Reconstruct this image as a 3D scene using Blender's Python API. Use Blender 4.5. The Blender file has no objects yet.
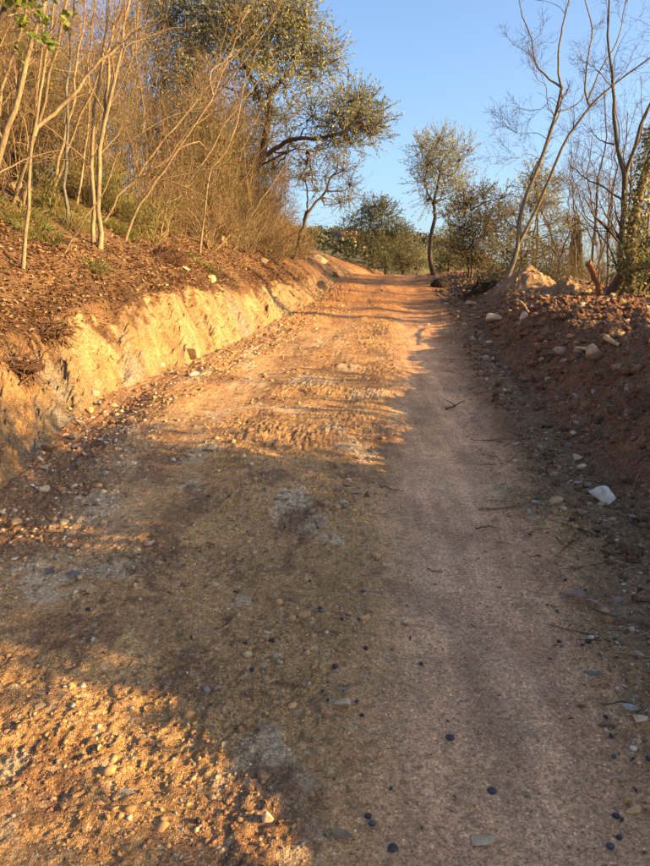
import bpy, math, random
import numpy as np
from mathutils import Vector

# ------------------------------------------------------------------ camera, sky, sun, exposure
scene = bpy.context.scene
CAM_H = 1.5
PITCH = math.radians(11.57)
F = 650.0                                   # focal length in photograph pixels (650 wide)
cam_d = bpy.data.cameras.new("camera")
cam = bpy.data.objects.new("camera", cam_d)
scene.collection.objects.link(cam)
cam.location = (0, 0, CAM_H)
cam.rotation_euler = (math.pi / 2 - PITCH, 0, 0)
cam_d.sensor_fit = 'HORIZONTAL'
cam_d.sensor_width = 36.0
cam_d.lens = 36.0
cam_d.clip_start = 0.05
cam_d.clip_end = 6000
scene.camera = cam

SUN_EL, SUN_AZ = math.radians(17.5), math.radians(104.5)   # azimuth clockwise from +Y (the way we look)
world = bpy.data.worlds.new("World")
scene.world = world
world.use_nodes = True
wn = world.node_tree.nodes
sky = wn.new('ShaderNodeTexSky')
sky.sky_type = 'NISHITA'
sky.sun_disc = False
sky.sun_elevation = SUN_EL
sky.sun_rotation = SUN_AZ
sky.altitude = 100
sky.air_density = 1.0
sky.dust_density = 3.2
sky.ozone_density = 3.2
bg = wn['Background']
bg.inputs['Strength'].default_value = 0.105
world.node_tree.links.new(sky.outputs['Color'], bg.inputs['Color'])

sun_d = bpy.data.lights.new("sun", 'SUN')
sun_d.energy = 4.7
sun_d.angle = math.radians(0.5)
sun_d.color = (1.0, 0.655, 0.24)
sun = bpy.data.objects.new("sun", sun_d)
scene.collection.objects.link(sun)
S = Vector((math.sin(SUN_AZ) * math.cos(SUN_EL), math.cos(SUN_AZ) * math.cos(SUN_EL), math.sin(SUN_EL)))
sun.rotation_euler = S.to_track_quat('Z', 'Y').to_euler()

vs = scene.view_settings
vs.view_transform = 'Standard'
vs.look = 'None'
vs.exposure = 1.8
vs.gamma = 1.0
vs.use_curve_mapping = False

COL = scene.collection
R = np.random.default_rng(7)


# ------------------------------------------------------------------ numeric helpers
_g = np.random.default_rng(3).uniform(0, 2 * np.pi, 256)
_GX, _GY = np.cos(_g), np.sin(_g)


def pn(x, y, seed=0):
    """gradient noise, about -0.7..0.7"""
    x = np.asarray(x, float); y = np.asarray(y, float)
    xi = np.floor(x).astype(np.int64); yi = np.floor(y).astype(np.int64)
    xf, yf = x - xi, y - yi
    u = xf * xf * xf * (xf * (xf * 6 - 15) + 10)
    v = yf * yf * yf * (yf * (yf * 6 - 15) + 10)

    def gd(ix, iy, dx, dy):
        h = (ix * 374761393 + iy * 668265263 + seed * 974634777) & 0xffffffff
        h = ((h ^ (h >> 13)) * 1274126177) & 0xffffffff
        h = (h ^ (h >> 16)) & 255
        return _GX[h] * dx + _GY[h] * dy
    a = gd(xi, yi, xf, yf); b = gd(xi + 1, yi, xf - 1, yf)
    c = gd(xi, yi + 1, xf, yf - 1); d = gd(xi + 1, yi + 1, xf - 1, yf - 1)
    return (a + u * (b - a)) + v * ((c + u * (d - c)) - (a + u * (b - a)))


def lump(x, y, seed):                        # rounded lumps with creases between
    return 0.35 - np.abs(pn(x, y, seed)) * 1.0


def ss(a, b, x):
    t = np.clip((x - a) / (b - a), 0, 1)
    return t * t * (3 - 2 * t)


def lerp3(a, b, t):
    return a + (np.asarray(b) - a) * t[..., None]


def norm(v):
    return v / np.maximum(np.linalg.norm(v, axis=-1, keepdims=True), 1e-9)


# ------------------------------------------------------------------ the lie of the land
def zroad(y):
    return np.interp(y, [-40, -10, 0, 5, 10, 15, 20, 22, 24, 27, 40], [-3, -.9, 0, .5, 1.0, 1.5, 2.07, 2.3, 2.4, 2.33, 1.5])


def xl(y):
    return np.interp(y, [-6, 0, 2, 3.6, 5, 6.2, 7.85, 9.3, 10.9, 13, 15, 19.4, 22, 25, 28, 33],
                     [-2.6, -2.15, -1.98, -1.92, -2.08, -2.05, -1.5, -1.2, -.9, -.5, -.12, .3, .45, 1.2, 2.6, 5.5])


def xr(y):
    return np.interp(y, [-6, 0, 2, 3.35, 4.75, 7.2, 12.2, 18, 22, 26, 33],
                     [1.2, 1.5, 1.58, 1.62, 1.74, 1.96, 2.65, 3.2, 3.6, 4.9, 9.5])


def track_r(y):
    return np.interp(y, [-6, 1.5, 6, 10, 15, 20, 26], [-.1, .48, 1.08, 1.5, 1.95, 2.3, 3.6])


def track_l(y):
    return np.interp(y, [-6, 1.5, 3, 4.75, 6.8, 12, 18, 26], [-1.6, -1.3, -1.25, -1.25, -.75, .35, 1.2, 2.4])


def masks(x, y):
    wob = 0.10 * pn(x * .9, y * .9, 61)
    tr = np.exp(-((x - track_r(y) + wob) / np.interp(y, [0, 8, 20], [.42, .40, .35])) ** 4)
    tl = .75 * np.exp(-((x - track_l(y) + wob) / .28) ** 4) * ss(2.4, 3.0, y)
    return tr, tl


def road_z(x, y, fine=True):
    z = zroad(y)
    tr, tl = masks(x, y)
    z = z - .035 * tr - .02 * tl
    z = z + .04 * pn(x * .9, y * .7, 1) + .022 * pn(x * 2.6, y * 2.0, 2)
    if fine:
        sm = np.clip(tr + tl * .9, 0, 1)
        rough = 1 - .88 * sm
        patch = np.clip(.65 + 1.7 * pn(x * 1.6, y * 1.3, 9) + .8 * pn(x * 4, y * 3.4, 11), .12, 1.35)
        fg = 1 + .15 * ss(2.5, 2.1, y) * ss(.1, -.4, x)
        k = rough * patch * fg * (1 + .35 * ss(2.2, 2.8, y) * ss(9, 6, y))
        z = z + k * (.018 * lump(x * 6, y * 5.2, 3) + .013 * lump(x * 14, y * 13, 4) + .013 * lump(x * 29, y * 28, 5) + .009 * lump(x * 62, y * 60, 8))
        z = z + (.25 + .75 * rough) * (.004 * pn(x * 45, y * 45, 6) + .003 * pn(x * 90, y * 90, 10))
        z = z + sm * (.006 * pn(x * 9, y * 5, 7) + .006 * pn(x * 16, y * 1.5, 85) + .004 * lump(x * 22, y * 20, 89))
    # gully along the foot of the cut
    dl = x - xl(y)
    z = z - .055 * np.exp(-((dl - .22) / .22) ** 2) * ss(2.6, 3.6, y) * ss(7.4, 5.8, y)
    z = z + .025 * np.exp(-((dl - .75) / .25) ** 2) * ss(2.6, 3.6, y) * ss(7.4, 5.8, y)
    return z


WC = .50
HC_Y = [-6, 1, 3, 4.2, 5.5, 8, 9.5, 11, 13, 15, 19, 24, 30]
HC_V = [.50, .52, .54, .54, .64, .74, .67, .54, .42, .35, .30, .27, .25]


def cells(a, b, seed, jit=.5):
    """broken blocks: a constant random value per warped cell, 0..1"""
    a2 = a + jit * pn(a * 1.7, b * 1.7, seed); b2 = b + jit * pn(a * 1.7 + 9, b * 1.7, seed + 1)
    b2 = b2 + .5 * (np.floor(a2) % 2)
    i, j = np.floor(a2).astype(np.int64), np.floor(b2).astype(np.int64)
    h = (i * 73856093 ^ j * 19349663 ^ seed * 83492791) & 0xffffffff
    h = ((h ^ (h >> 13)) * 1274126177) & 0xffffffff
    return ((h ^ (h >> 16)) & 1023) / 1023.0


def bank_dz(s, y, fine=True):
    """height of the bank above the road's left foot, s metres left of the foot"""
    hc = np.interp(y, HC_Y, HC_V)
    hc = hc + .10 * pn(y * 1.1, 3.3 + 0 * y, 12) + .05 * pn(y * 3.7, 8.3 + 0 * y, 13)
    wc = WC
    fr = np.clip(s / wc, 0, 1)
    if fine:
        q = y - fr * .38                       # tooth marks leaning down the slope
        sh = .16 * pn(q * 1.9, fr * .9, 14) + .09 * lump(q * 5.0, fr * 1.8, 15) + .05 * lump(q * 12, fr * 4, 16) + .032 * lump(q * 27, fr * 9, 17) + .012 * pn(q * 50, fr * 22, 18)
        nr_ = ss(6.4, 5.2, y)
        sh = sh + (.025 + .06 * nr_) * (cells(q * 3.4, fr * 3.0, 91) - .5) + (.016 + .02 * nr_) * (cells(q * 9, fr * 6.5, 93) - .5)
        amp = ss(0, .12, fr) * (1 - ss(.9, 1.3, s / wc))
        s2 = s + sh * amp
    else:
        s2 = s
    f = np.clip(s2 / wc, 0, 1)
    face = .42 * f + .33 * ss(0, 1, f) + .25 * f * f
    up = np.clip(s - wc * .75, 0, None)
    sl = np.interp(y, [-6, 3, 9, 16, 22, 30], [.72, .72, .76, .78, .55, .5])
    W = np.interp(y, [-6, 3, 9, 16, 22, 30], [1.7, 1.7, 1.8, 1.9, 1.3, 1.2])
    if fine:
        face = face + ss(.08, .3, f) * (1 - ss(.75, 1.0, f)) * (.05 * lump(q * 4.5, f * 4.5, 19) + .03 * lump(q * 13, f * 11, 22))
    z = hc * face + sl * (W * (1 - np.exp(-up / W * 1.1)) * 1.05) + .16 * np.clip(up - 1.0, 0, 7) + .04 * np.clip(up - 8, 0, 30)
    return z


def berm_dz(s, y):
    hb = np.interp(y, [-6, 0, 2.2, 4, 6, 8, 10, 12, 14.5, 18, 22, 30], [.95, .98, .86, .66, .58, .52, .42, .33, .26, .14, .05, 0])
    hb = hb * (1 + .30 * pn(y * 1.2, 0 * y + 5.1, 20) + .2 * pn(y * 3.1, 0 * y + 2.1, 21))
    z = hb * ss(-.08, 1.0, s) + .02 * np.clip(s, 0, 2)
    z = z - .34 * np.clip(s - 3.4, 0, 16) * ss(3.2, 4.6, s)
    return z


def H(x, y, fine=True):
    x = np.asarray(x, float); y = np.asarray(y, float)
    a, b = xl(y), xr(y)
    zr = road_z(np.clip(x, a, b), y, fine)
    s, t = a - x, x - b
    z = zr + np.where(s > 0, bank_dz(np.maximum(s, 0), y, fine), 0) + np.where(t > -.08, berm_dz(np.maximum(t, -.08), y), 0)
    if fine:
        wb = ss(WC - .05, WC + .25, s)
        z = z + wb * (.07 * pn(x * 1.4, y * 1.4, 30) + .05 * lump(x * 4.2, y * 4.2, 31) + .022 * lump(x * 12, y * 12, 32) + .01 * lump(x * 27, y * 27, 33))
        wr = ss(-.05, .35, t)
        z = z + wr * (.13 * lump(x * 2.2, y * 2.2, 34) + .13 * lump(x * 4.8, y * 4.8, 35) + .08 * lump(x * 11, y * 11, 36) + .035 * lump(x * 25, y * 25, 37) - .05)
        wm = ss(-.55, -.1, t) * (1 - wr)
        z = z + wm * (.035 * lump(x * 8, y * 8, 38) + .03 * lump(x * 19, y * 19, 39) + .015 * lump(x * 45, y * 45, 68))
        wl = ss(.95, .35, -s) * ss(.1, 0, s) * ss(2.6, 3.4, y)
        z = z + wl * (.035 * lump(x * 6, y * 6, 66) + .03 * lump(x * 15, y * 15, 67) + .02 * lump(x * 34, y * 34, 69))
    return z


def ray(px, py):
    u, v = (px - 325.0) / F, (433.0 - py) / F
    cp, sp = math.cos(PITCH), math.sin(PITCH)
    return np.array([u, cp + v * sp, -sp + v * cp])


def P(px, py, Y):
    """point on the ray of a photograph pixel at forward distance Y"""
    d = ray(px, py)
    return np.array([0, 0, CAM_H]) + d * (Y / d[1])


def G(px, py, ymax=26.0):
    """where that ray meets the ground"""
    d = ray(px, py)
    Y = np.exp(np.linspace(math.log(.8), math.log(ymax), 1500))
    p = d[None] * (Y / d[1])[:, None]
    below = (CAM_H + p[:, 2]) < H(p[:, 0], p[:, 1])
    i = int(np.argmax(below)) if below.any() else len(Y) - 1
    q = p[i] + [0, 0, CAM_H]
    q[2] = float(H(q[0:1], q[1:2])[0])
    return q


def ground(x, y):
    return np.array([x, y, float(H(np.array([x]), np.array([y]))[0])])


# ------------------------------------------------------------------ mesh helpers
def mesh(name, V, faces, mat, col=None, smooth=False):
    V = np.asarray(V, np.float32).reshape(-1, 3)
    me = bpy.data.meshes.new(name)
    fl = faces if isinstance(faces, list) else [faces]
    fl = [np.asarray(f, np.int32) for f in fl if len(f)]
    loops = np.concatenate([f.ravel() for f in fl])
    tot = np.concatenate([np.full(len(f), f.shape[1], np.int32) for f in fl])
    start = np.concatenate([[0], np.cumsum(tot)[:-1]]).astype(np.int32)
    me.vertices.add(len(V)); me.vertices.foreach_set('co', V.ravel())
    me.loops.add(len(loops)); me.loops.foreach_set('vertex_index', loops)
    me.polygons.add(len(tot)); me.polygons.foreach_set('loop_start', start); me.polygons.foreach_set('loop_total', tot)
    if smooth:
        me.polygons.foreach_set('use_smooth', np.ones(len(tot), bool))
    if col is not None:
        a = me.color_attributes.new('Col', 'FLOAT_COLOR', 'POINT')
        c = np.ones((len(V), 4), np.float32); c[:, :3] = col
        a.data.foreach_set('color', c.ravel())
    me.update(calc_edges=True)
    me.materials.append(mat)
    return me


def obj(name, me, parent=None, loc=None, rot=None, scale=None):
    o = bpy.data.objects.new(name, me)
    COL.objects.link(o)
    if parent is not None: o.parent = parent
    if loc is not None: o.location = loc
    if rot is not None: o.rotation_euler = rot
    if scale is not None: o.scale = scale if hasattr(scale, '__len__') else (scale,) * 3
    return o


def tag(o, label, cat, group=None, kind=None):
    o['label'] = label; o['category'] = cat
    if group: o['group'] = group
    if kind: o['kind'] = kind
    return o


def thing(name, label, cat, group=None, loc=(0, 0, 0), rot=None, scale=None):
    return tag(obj(name, None, None, loc, rot, scale), label, cat, group)


def copy_tree(o, parent=None):
    c = o.copy(); COL.objects.link(c)
    c.parent = parent
    for ch in list(o.children): copy_tree(ch, c)
    return c


# ------------------------------------------------------------------ materials
def mat_base(name):
    m = bpy.data.materials.new(name); m.use_nodes = True
    nt = m.node_tree
    return m, nt, nt.nodes, nt.links, nt.nodes['Principled BSDF']


def soil(name, bump=.5, s1=60, s2=220, var=.35, rough=.95, dist=.014):
    m, nt, n, l, b = mat_base(name)
    b.inputs['Roughness'].default_value = rough
    b.inputs['Specular IOR Level'].default_value = .15
    tc = n.new('ShaderNodeTexCoord')
    at = n.new('ShaderNodeAttribute'); at.attribute_name = 'Col'
    n1 = n.new('ShaderNodeTexNoise'); n1.inputs['Scale'].default_value = s1; n1.inputs['Detail'].default_value = 6; n1.inputs['Roughness'].default_value = .7
    n2 = n.new('ShaderNodeTexVoronoi'); n2.inputs['Scale'].default_value = s2
    n3 = n.new('ShaderNodeTexNoise'); n3.inputs['Scale'].default_value = 4.5; n3.inputs['Detail'].default_value = 8; n3.inputs['Roughness'].default_value = .65
    for q in (n1, n2, n3): l.new(tc.outputs['Object'], q.inputs['Vector'])
    mr = n.new('ShaderNodeMapRange'); mr.inputs['From Min'].default_value = .3; mr.inputs['From Max'].default_value = .7
    mr.inputs['To Min'].default_value = 1 - var; mr.inputs['To Max'].default_value = 1 + var
    l.new(n1.outputs['Fac'], mr.inputs['Value'])
    mr3 = n.new('ShaderNodeMapRange'); mr3.inputs['From Min'].default_value = .3; mr3.inputs['From Max'].default_value = .7
    mr3.inputs['To Min'].default_value = .78; mr3.inputs['To Max'].default_value = 1.22
    l.new(n3.outputs['Fac'], mr3.inputs['Value'])
    mul = n.new('ShaderNodeMath'); mul.operation = 'MULTIPLY'
    l.new(mr.outputs[0], mul.inputs[0]); l.new(mr3.outputs[0], mul.inputs[1])
    # grains: every cell of the voronoi a little different
    mrv = n.new('ShaderNodeMapRange'); mrv.inputs['To Min'].default_value = 1 - var * .9; mrv.inputs['To Max'].default_value = 1 + var * .9
    sep = n.new('ShaderNodeSeparateColor'); l.new(n2.outputs['Color'], sep.inputs[0]); l.new(sep.outputs[0], mrv.inputs['Value'])
    mul2 = n.new('ShaderNodeMath'); mul2.operation = 'MULTIPLY'
    l.new(mul.outputs[0], mul2.inputs[0]); l.new(mrv.outputs[0], mul2.inputs[1])
    # grit: some grains much paler, some darker
    v4 = n.new('ShaderNodeTexVoronoi'); v4.inputs['Scale'].default_value = s2 * .55; v4.inputs['Randomness'].default_value = 1
    l.new(tc.outputs['Object'], v4.inputs['Vector'])
    sp4 = n.new('ShaderNodeSeparateColor'); l.new(v4.outputs['Color'], sp4.inputs[0])
    cr4 = n.new('ShaderNodeValToRGB'); cr4.color_ramp.interpolation = 'CONSTANT'
    e = cr4.color_ramp.elements; e[0].position = 0; e[0].color = (.29, .29, .29, 1); e[1].position = .09; e[1].color = (.5, .5, .5, 1)
    for pos, val in ((.55, .55), (.86, .66), (.965, .88)):
        q = e.new(pos); q.color = (val, val, val, 1)
    l.new(sp4.outputs[1], cr4.inputs[0])
    inn = n.new('ShaderNodeMath'); inn.operation = 'LESS_THAN'; inn.inputs[1].default_value = .42
    l.new(v4.outputs['Distance'], inn.inputs[0])
    g4 = n.new('ShaderNodeMix'); g4.data_type = 'FLOAT'; g4.inputs[2].default_value = .5
    l.new(inn.outputs[0], g4.inputs[0]); l.new(cr4.outputs[0], g4.inputs[3])
    m4 = n.new('ShaderNodeMath'); m4.operation = 'MULTIPLY'; l.new(g4.outputs[0], m4.inputs[0]); l.new(mul2.outputs[0], m4.inputs[1])
    m5 = n.new('ShaderNodeMath'); m5.operation = 'MULTIPLY'; m5.inputs[1].default_value = 1.92; l.new(m4.outputs[0], m5.inputs[0])
    vm = n.new('ShaderNodeVectorMath'); vm.operation = 'SCALE'
    l.new(at.outputs['Color'], vm.inputs[0]); l.new(m5.outputs[0], vm.inputs['Scale'])
    l.new(vm.outputs[0], b.inputs['Base Color'])
    add = n.new('ShaderNodeMath'); add.operation = 'MULTIPLY_ADD'; add.inputs[1].default_value = -.35
    l.new(n2.outputs['Distance'], add.inputs[0]); l.new(n1.outputs['Fac'], add.inputs[2])
    bp = n.new('ShaderNodeBump'); bp.inputs['Strength'].default_value = bump; bp.inputs['Distance'].default_value = dist
    l.new(add.outputs[0], bp.inputs['Height']); l.new(bp.outputs[0], b.inputs['Normal'])
    return m


def attr_mat(name, rough=.8, var=.25, scale=30, bump=.3, stretch=(1, 1, 1), spec=.2, trans=0.0, dist=.004):
    m, nt, n, l, b = mat_base(name)
    b.inputs['Roughness'].default_value = rough
    b.inputs['Specular IOR Level'].default_value = spec
    at = n.new('ShaderNodeAttribute'); at.attribute_name = 'Col'
    tc = n.new('ShaderNodeTexCoord')
    mp = n.new('ShaderNodeMapping'); mp.inputs['Scale'].default_value = stretch
    l.new(tc.outputs['Object'], mp.inputs['Vector'])
    n1 = n.new('ShaderNodeTexNoise'); n1.inputs['Scale'].default_value = scale; n1.inputs['Detail'].default_value = 6; n1.inputs['Roughness'].default_value = .65
    l.new(mp.outputs[0], n1.inputs['Vector'])
    mr = n.new('ShaderNodeMapRange'); mr.inputs['From Min'].default_value = .3; mr.inputs['From Max'].default_value = .7
    mr.inputs['To Min'].default_value = 1 - var; mr.inputs['To Max'].default_value = 1 + var
    l.new(n1.outputs['Fac'], mr.inputs['Value'])
    vm = n.new('ShaderNodeVectorMath'); vm.operation = 'SCALE'
    l.new(at.outputs['Color'], vm.inputs[0]); l.new(mr.outputs[0], vm.inputs['Scale'])
    l.new(vm.outputs[0], b.inputs['Base Color'])
    if bump:
        bp = n.new('ShaderNodeBump'); bp.inputs['Strength'].default_value = bump; bp.inputs['Distance'].default_value = dist
        l.new(n1.outputs['Fac'], bp.inputs['Height']); l.new(bp.outputs[0], b.inputs['Normal'])
    if trans:
        tr = n.new('ShaderNodeBsdfTranslucent'); l.new(vm.outputs[0], tr.inputs['Color'])
        mx = n.new('ShaderNodeMixShader'); mx.inputs[0].default_value = trans
        l.new(b.outputs[0], mx.inputs[1]); l.new(tr.outputs[0], mx.inputs[2])
        l.new(mx.outputs[0], n['Material Output'].inputs['Surface'])
    return m


M_ROAD = soil('packed_dirt', 1.0, 55, 190, .40, dist=.013)
M_CUT = soil('marl_and_leaf_slope', 1.0, 34, 110, .36, dist=.022)
M_BERM = soil('red_earth', 1.0, 40, 130, .42, dist=.022)
M_LAND = soil('hillside', .6, .7, 3, .4, dist=.2)
M_STONE = attr_mat('stone', .9, .28, 26, .6, dist=.01)
M_PEB = attr_mat('gravel_stone', .9, .2, 60, 0)
M_BARK = attr_mat('bark', .9, .5, 40, .8, (1, 1, .3))
M_TWIG = attr_mat('twig', .85, .15, 8, 0)
M_LEAF = attr_mat('leaf', .55, .18, 9, 0, trans=.36, spec=.35)
M_DRY = attr_mat('dry_leaf', .85, .25, 40, 0, trans=.12)
M_OLIVE = attr_mat('olive_skin', .55, .25, 90, .2, spec=.5, dist=.001)
M_WALL = attr_mat('render_wall', .9, .12, 2, 0)


# ------------------------------------------------------------------ ground sheets: road, cut bank, berm
rows = np.concatenate([np.linspace(-6, 2.2, 40)[:-1], np.exp(np.arange(math.log(2.2), math.log(31.0), .0060))])
NR = len(rows)


rows_road = np.concatenate([np.linspace(-6, 1.1, 30)[:-1], np.exp(np.arange(math.log(1.1), math.log(4.5), .0036)), np.exp(np.arange(math.log(4.5) + .004, math.log(31.0), .0070))])


def strip(us, f, rows=rows):
    Y = np.repeat(rows[:, None], len(us), 1)
    X = f(Y, us[None, :])
    return X, Y


def quads(nr, nc):
    i = np.arange((nr - 1) * (nc - 1)).reshape(nr - 1, nc - 1)
    r, c = np.divmod(np.arange((nr - 1) * (nc - 1)), nc - 1)
    a = r * nc + c
    return np.stack([a, a + 1, a + nc + 1, a + nc], 1)


def sheet(name, X, Y, colf, mat, label, cat):
    Z = H(X, Y)
    col = colf(X, Y, Z)
    me = mesh(name, np.stack([X, Y, Z], -1), quads(*X.shape), mat, col.reshape(-1, 3), smooth=True)
    return tag(obj(name, me), label, cat, kind='structure')


def C(*c): return np.array(c, float)


TAN, PACK, PALE, DARK, RED = C(.46, .255, .106), C(.64, .355, .19), C(.50, .36, .215), C(.165, .088, .047), C(.235, .112, .054)
MARL, GREY, LEAFY, OCHRE = C(.34, .215, .100), C(.26, .21, .15), C(.150, .083, .042), C(.38, .22, .085)


def road_col(x, y, z):
    tr, tl = masks(x, y)
    c = np.empty(x.shape + (3,)); c[:] = TAN
    c = lerp3(c, TAN * .82, ss(-.1, .35, pn(x * .8, y * .6, 40)))
    c = lerp3(c, C(.36, .20, .085), .8 * ss(.0, .4, pn(x * 2.3, y * 2.1, 41)))
    c = lerp3(c, PACK * (1 + .35 * pn(x * 9, y * .8, 86) + .25 * pn(x * 3, y * 2, 87) + .2 * pn(x * 20, y * 3, 88))[..., None], tr * .9)
    c = lerp3(c, C(.44, .285, .155), tl * .7)
    c = lerp3(c, PALE * 1.05, .7 * (1 - .75 * tr) * ss(.20, .28, pn(x * 2.7, y * 1.7, 42) + .25 * pn(x * 9, y * 8, 43)) * ss(16, 8, y))
    c = lerp3(c, C(.25, .135, .068), .9 * ss(.08, .36, pn(x * 3.1, y * 2.4, 44) + .45 * pn(x * 14, y * 12, 45)) * (1 - .8 * tr))
    c = lerp3(c, C(.17, .09, .048), .65 * ss(.2, .4, pn(x * 22, y * 20, 48)) * (1 - .7 * tr))
    c = lerp3(c, PALE * 1.1, .55 * ss(.28, .45, pn(x * 30, y * 27, 49)) * (1 - .6 * tr))
    far = ss(9, 15, y)                                       # redder earth towards the crest
    c = lerp3(c, C(.45, .205, .074), far * .85)
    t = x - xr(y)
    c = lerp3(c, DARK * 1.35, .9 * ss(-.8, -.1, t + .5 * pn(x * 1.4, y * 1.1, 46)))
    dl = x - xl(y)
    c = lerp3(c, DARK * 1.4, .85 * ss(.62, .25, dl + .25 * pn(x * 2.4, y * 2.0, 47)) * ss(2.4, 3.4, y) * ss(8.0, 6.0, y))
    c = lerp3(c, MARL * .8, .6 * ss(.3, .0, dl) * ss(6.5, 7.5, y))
    return c


def bank_col(x, y, z):
    s = xl(y) - x
    fr = s / WC
    q = y - np.clip(fr, 0, 1) * .38
    c = np.empty(x.shape + (3,)); c[:] = MARL
    c = lerp3(c, OCHRE, .7 * ss(-.05, .35, pn(q * 3.0, fr * 1.5, 50)))
    c = lerp3(c, C(.38, .26, .135), .6 * ss(.1, .4, pn(q * 5.3, fr * 2.5, 51)))
    c = lerp3(c, GREY, .85 * ss(.16, .3, pn(q * 1.25 + .35, fr * .3, 52) + .2 * pn(q * 8, fr * 3, 53)))
    cb = cells(q * 3.4, fr * 3.0, 91); cb2 = cells(q * 9, fr * 6.5, 93)
    c = c * (.82 + .3 * cb2)[..., None]
    c = lerp3(c, C(.22, .125, .06), .6 * ss(.05, .35, pn(q * 7, fr * 1.2, 97) + .3 * pn(q * 24, fr * 6, 98)))
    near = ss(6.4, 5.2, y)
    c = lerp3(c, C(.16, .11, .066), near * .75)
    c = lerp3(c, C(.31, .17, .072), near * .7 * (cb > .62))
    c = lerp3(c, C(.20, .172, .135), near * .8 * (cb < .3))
    lip = .80 + .22 * pn(y * 2.3, 0 * y + 1.7, 54) + .35 * pn(y * 9, s * 8, 55) + .3 * pn(y * 23, s * 16, 65)
    up = ss(lip, lip + .06, fr)
    d = LEAFY * (1 + .35 * pn(x * 2, y * 2, 56))[..., None]
    d = lerp3(d, C(.20, .11, .05), ss(0, .4, pn(x * 5, y * 5, 57)))
    d = lerp3(d, C(.07, .036, .020), .85 * ss(.1, .4, pn(x * 3.3, y * 3.3, 58)))
    d = lerp3(d, C(.16, .13, .045), .6 * ss(.1, .4, pn(x * 1.3 + 4, y * 1.3, 59)) * ss(1.2, 2.2, s))
    c = lerp3(c, d, up)
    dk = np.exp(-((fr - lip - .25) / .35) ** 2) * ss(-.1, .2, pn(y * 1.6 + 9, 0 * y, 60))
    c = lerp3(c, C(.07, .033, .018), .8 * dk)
    far = ss(13, 18, y)
    c = lerp3(c, C(.22, .115, .055), far * .6)
    return c


def berm_col(x, y, z):
    t = x - xr(y)
    c = np.empty(x.shape + (3,)); c[:] = RED
    c = lerp3(c, C(.165, .080, .040), ss(-.05, .35, pn(x * 1.7, y * 1.7, 62)))
    c = lerp3(c, C(.27, .145, .075), .7 * ss(.05, .4, pn(x * 3.9, y * 3.9, 63)))
    c = lerp3(c, C(.34, .21, .12), .6 * ss(.2, .45, pn(x * 8, y * 8, 64)))
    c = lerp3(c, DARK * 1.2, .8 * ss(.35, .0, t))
    c = lerp3(c, C(.30, .19, .11), .45 * ss(9, 13, y))
    return c


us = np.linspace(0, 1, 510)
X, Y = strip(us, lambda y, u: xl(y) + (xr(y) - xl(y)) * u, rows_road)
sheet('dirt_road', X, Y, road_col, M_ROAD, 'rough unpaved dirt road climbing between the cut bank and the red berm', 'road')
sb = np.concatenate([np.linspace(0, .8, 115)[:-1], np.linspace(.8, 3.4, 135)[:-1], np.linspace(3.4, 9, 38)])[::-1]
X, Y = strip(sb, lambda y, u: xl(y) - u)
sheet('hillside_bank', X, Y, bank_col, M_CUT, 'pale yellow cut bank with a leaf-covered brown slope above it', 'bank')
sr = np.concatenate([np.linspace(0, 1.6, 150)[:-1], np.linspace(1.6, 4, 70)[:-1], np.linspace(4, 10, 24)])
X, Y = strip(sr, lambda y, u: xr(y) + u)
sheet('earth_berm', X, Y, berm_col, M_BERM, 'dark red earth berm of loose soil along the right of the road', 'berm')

# the land beyond, one sheet to the horizon
ra = np.concatenate([np.linspace(1.5, 40, 50)[:-1], np.exp(np.linspace(math.log(40), math.log(4500), 80))])
th = np.linspace(0, 2 * np.pi, 181)
RR, TH = np.meshgrid(ra, th, indexing='ij')
X, Y = RR * np.sin(TH), RR * np.cos(TH)
az = np.degrees((TH + np.pi) % (2 * np.pi) - np.pi)
el = np.interp(az, [-180, -90, -40, -5, 2, 7, 10, 14, 20, 27, 60, 180], [0, .06, .08, .076, .074, .072, .066, .04, .002, -.010, -.03, 0])
near = H(X, Y, False)
inside = (Y > -5.8) & (Y < 30.5) & (X > xl(Y) - 8.8) & (X < xr(Y) + 9.8)
near = np.where(inside, near - .55, near - .02)
ridge = CAM_H + 340 * (el + .006 * pn(TH * 22, 0 * TH, 70) + .003 * pn(TH * 70, 0 * TH, 71))
k = ss(30, 300, RR)
Z = near * (1 - k) + ridge * k
Z = Z + (-30 - Z) * ss(380, 1500, RR)
Z = Z + ss(60, 140, RR) * 1.2 * pn(X * .05, Y * .05, 72)
c = np.empty(X.shape + (3,)); c[:] = C(.085, .075, .032)
c = lerp3(c, C(.13, .10, .05), ss(-.1, .4, pn(X * .04, Y * .04, 73)))
c = lerp3(c, C(.20, .11, .05), ss(60, 25, RR))
me = mesh('terrain', np.stack([X, Y, Z], -1), quads(*X.shape)[:, ::-1], M_LAND, c.reshape(-1, 3), smooth=True)
tag(obj('terrain', me), 'wooded land rising to the far hill beyond the crest', 'terrain', kind='structure')


def zland(x, y):
    r = math.hypot(x, y); a = math.degrees(math.atan2(x, y))
    e = np.interp(a, [-180, -90, -40, -5, 2, 7, 10, 14, 20, 27, 60, 180], [0, .06, .08, .076, .074, .072, .066, .04, .002, -.010, -.03, 0])
    k = float(ss(30, 300, np.array(r)))
    return float(H(np.array([x]), np.array([y]), False)[0]) * (1 - k) + (CAM_H + 340 * e) * k


# ------------------------------------------------------------------ stones
def ico(n):
    import bmesh
    bm = bmesh.new(); bmesh.ops.create_icosphere(bm, subdivisions=n, radius=1)
    v = np.array([q.co[:] for q in bm.verts]); f = np.array([[q.index for q in p.verts] for p in bm.faces])
    bm.free(); return v, f


ICO = {n: ico(n) for n in (1, 2, 3, 4)}


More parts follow.
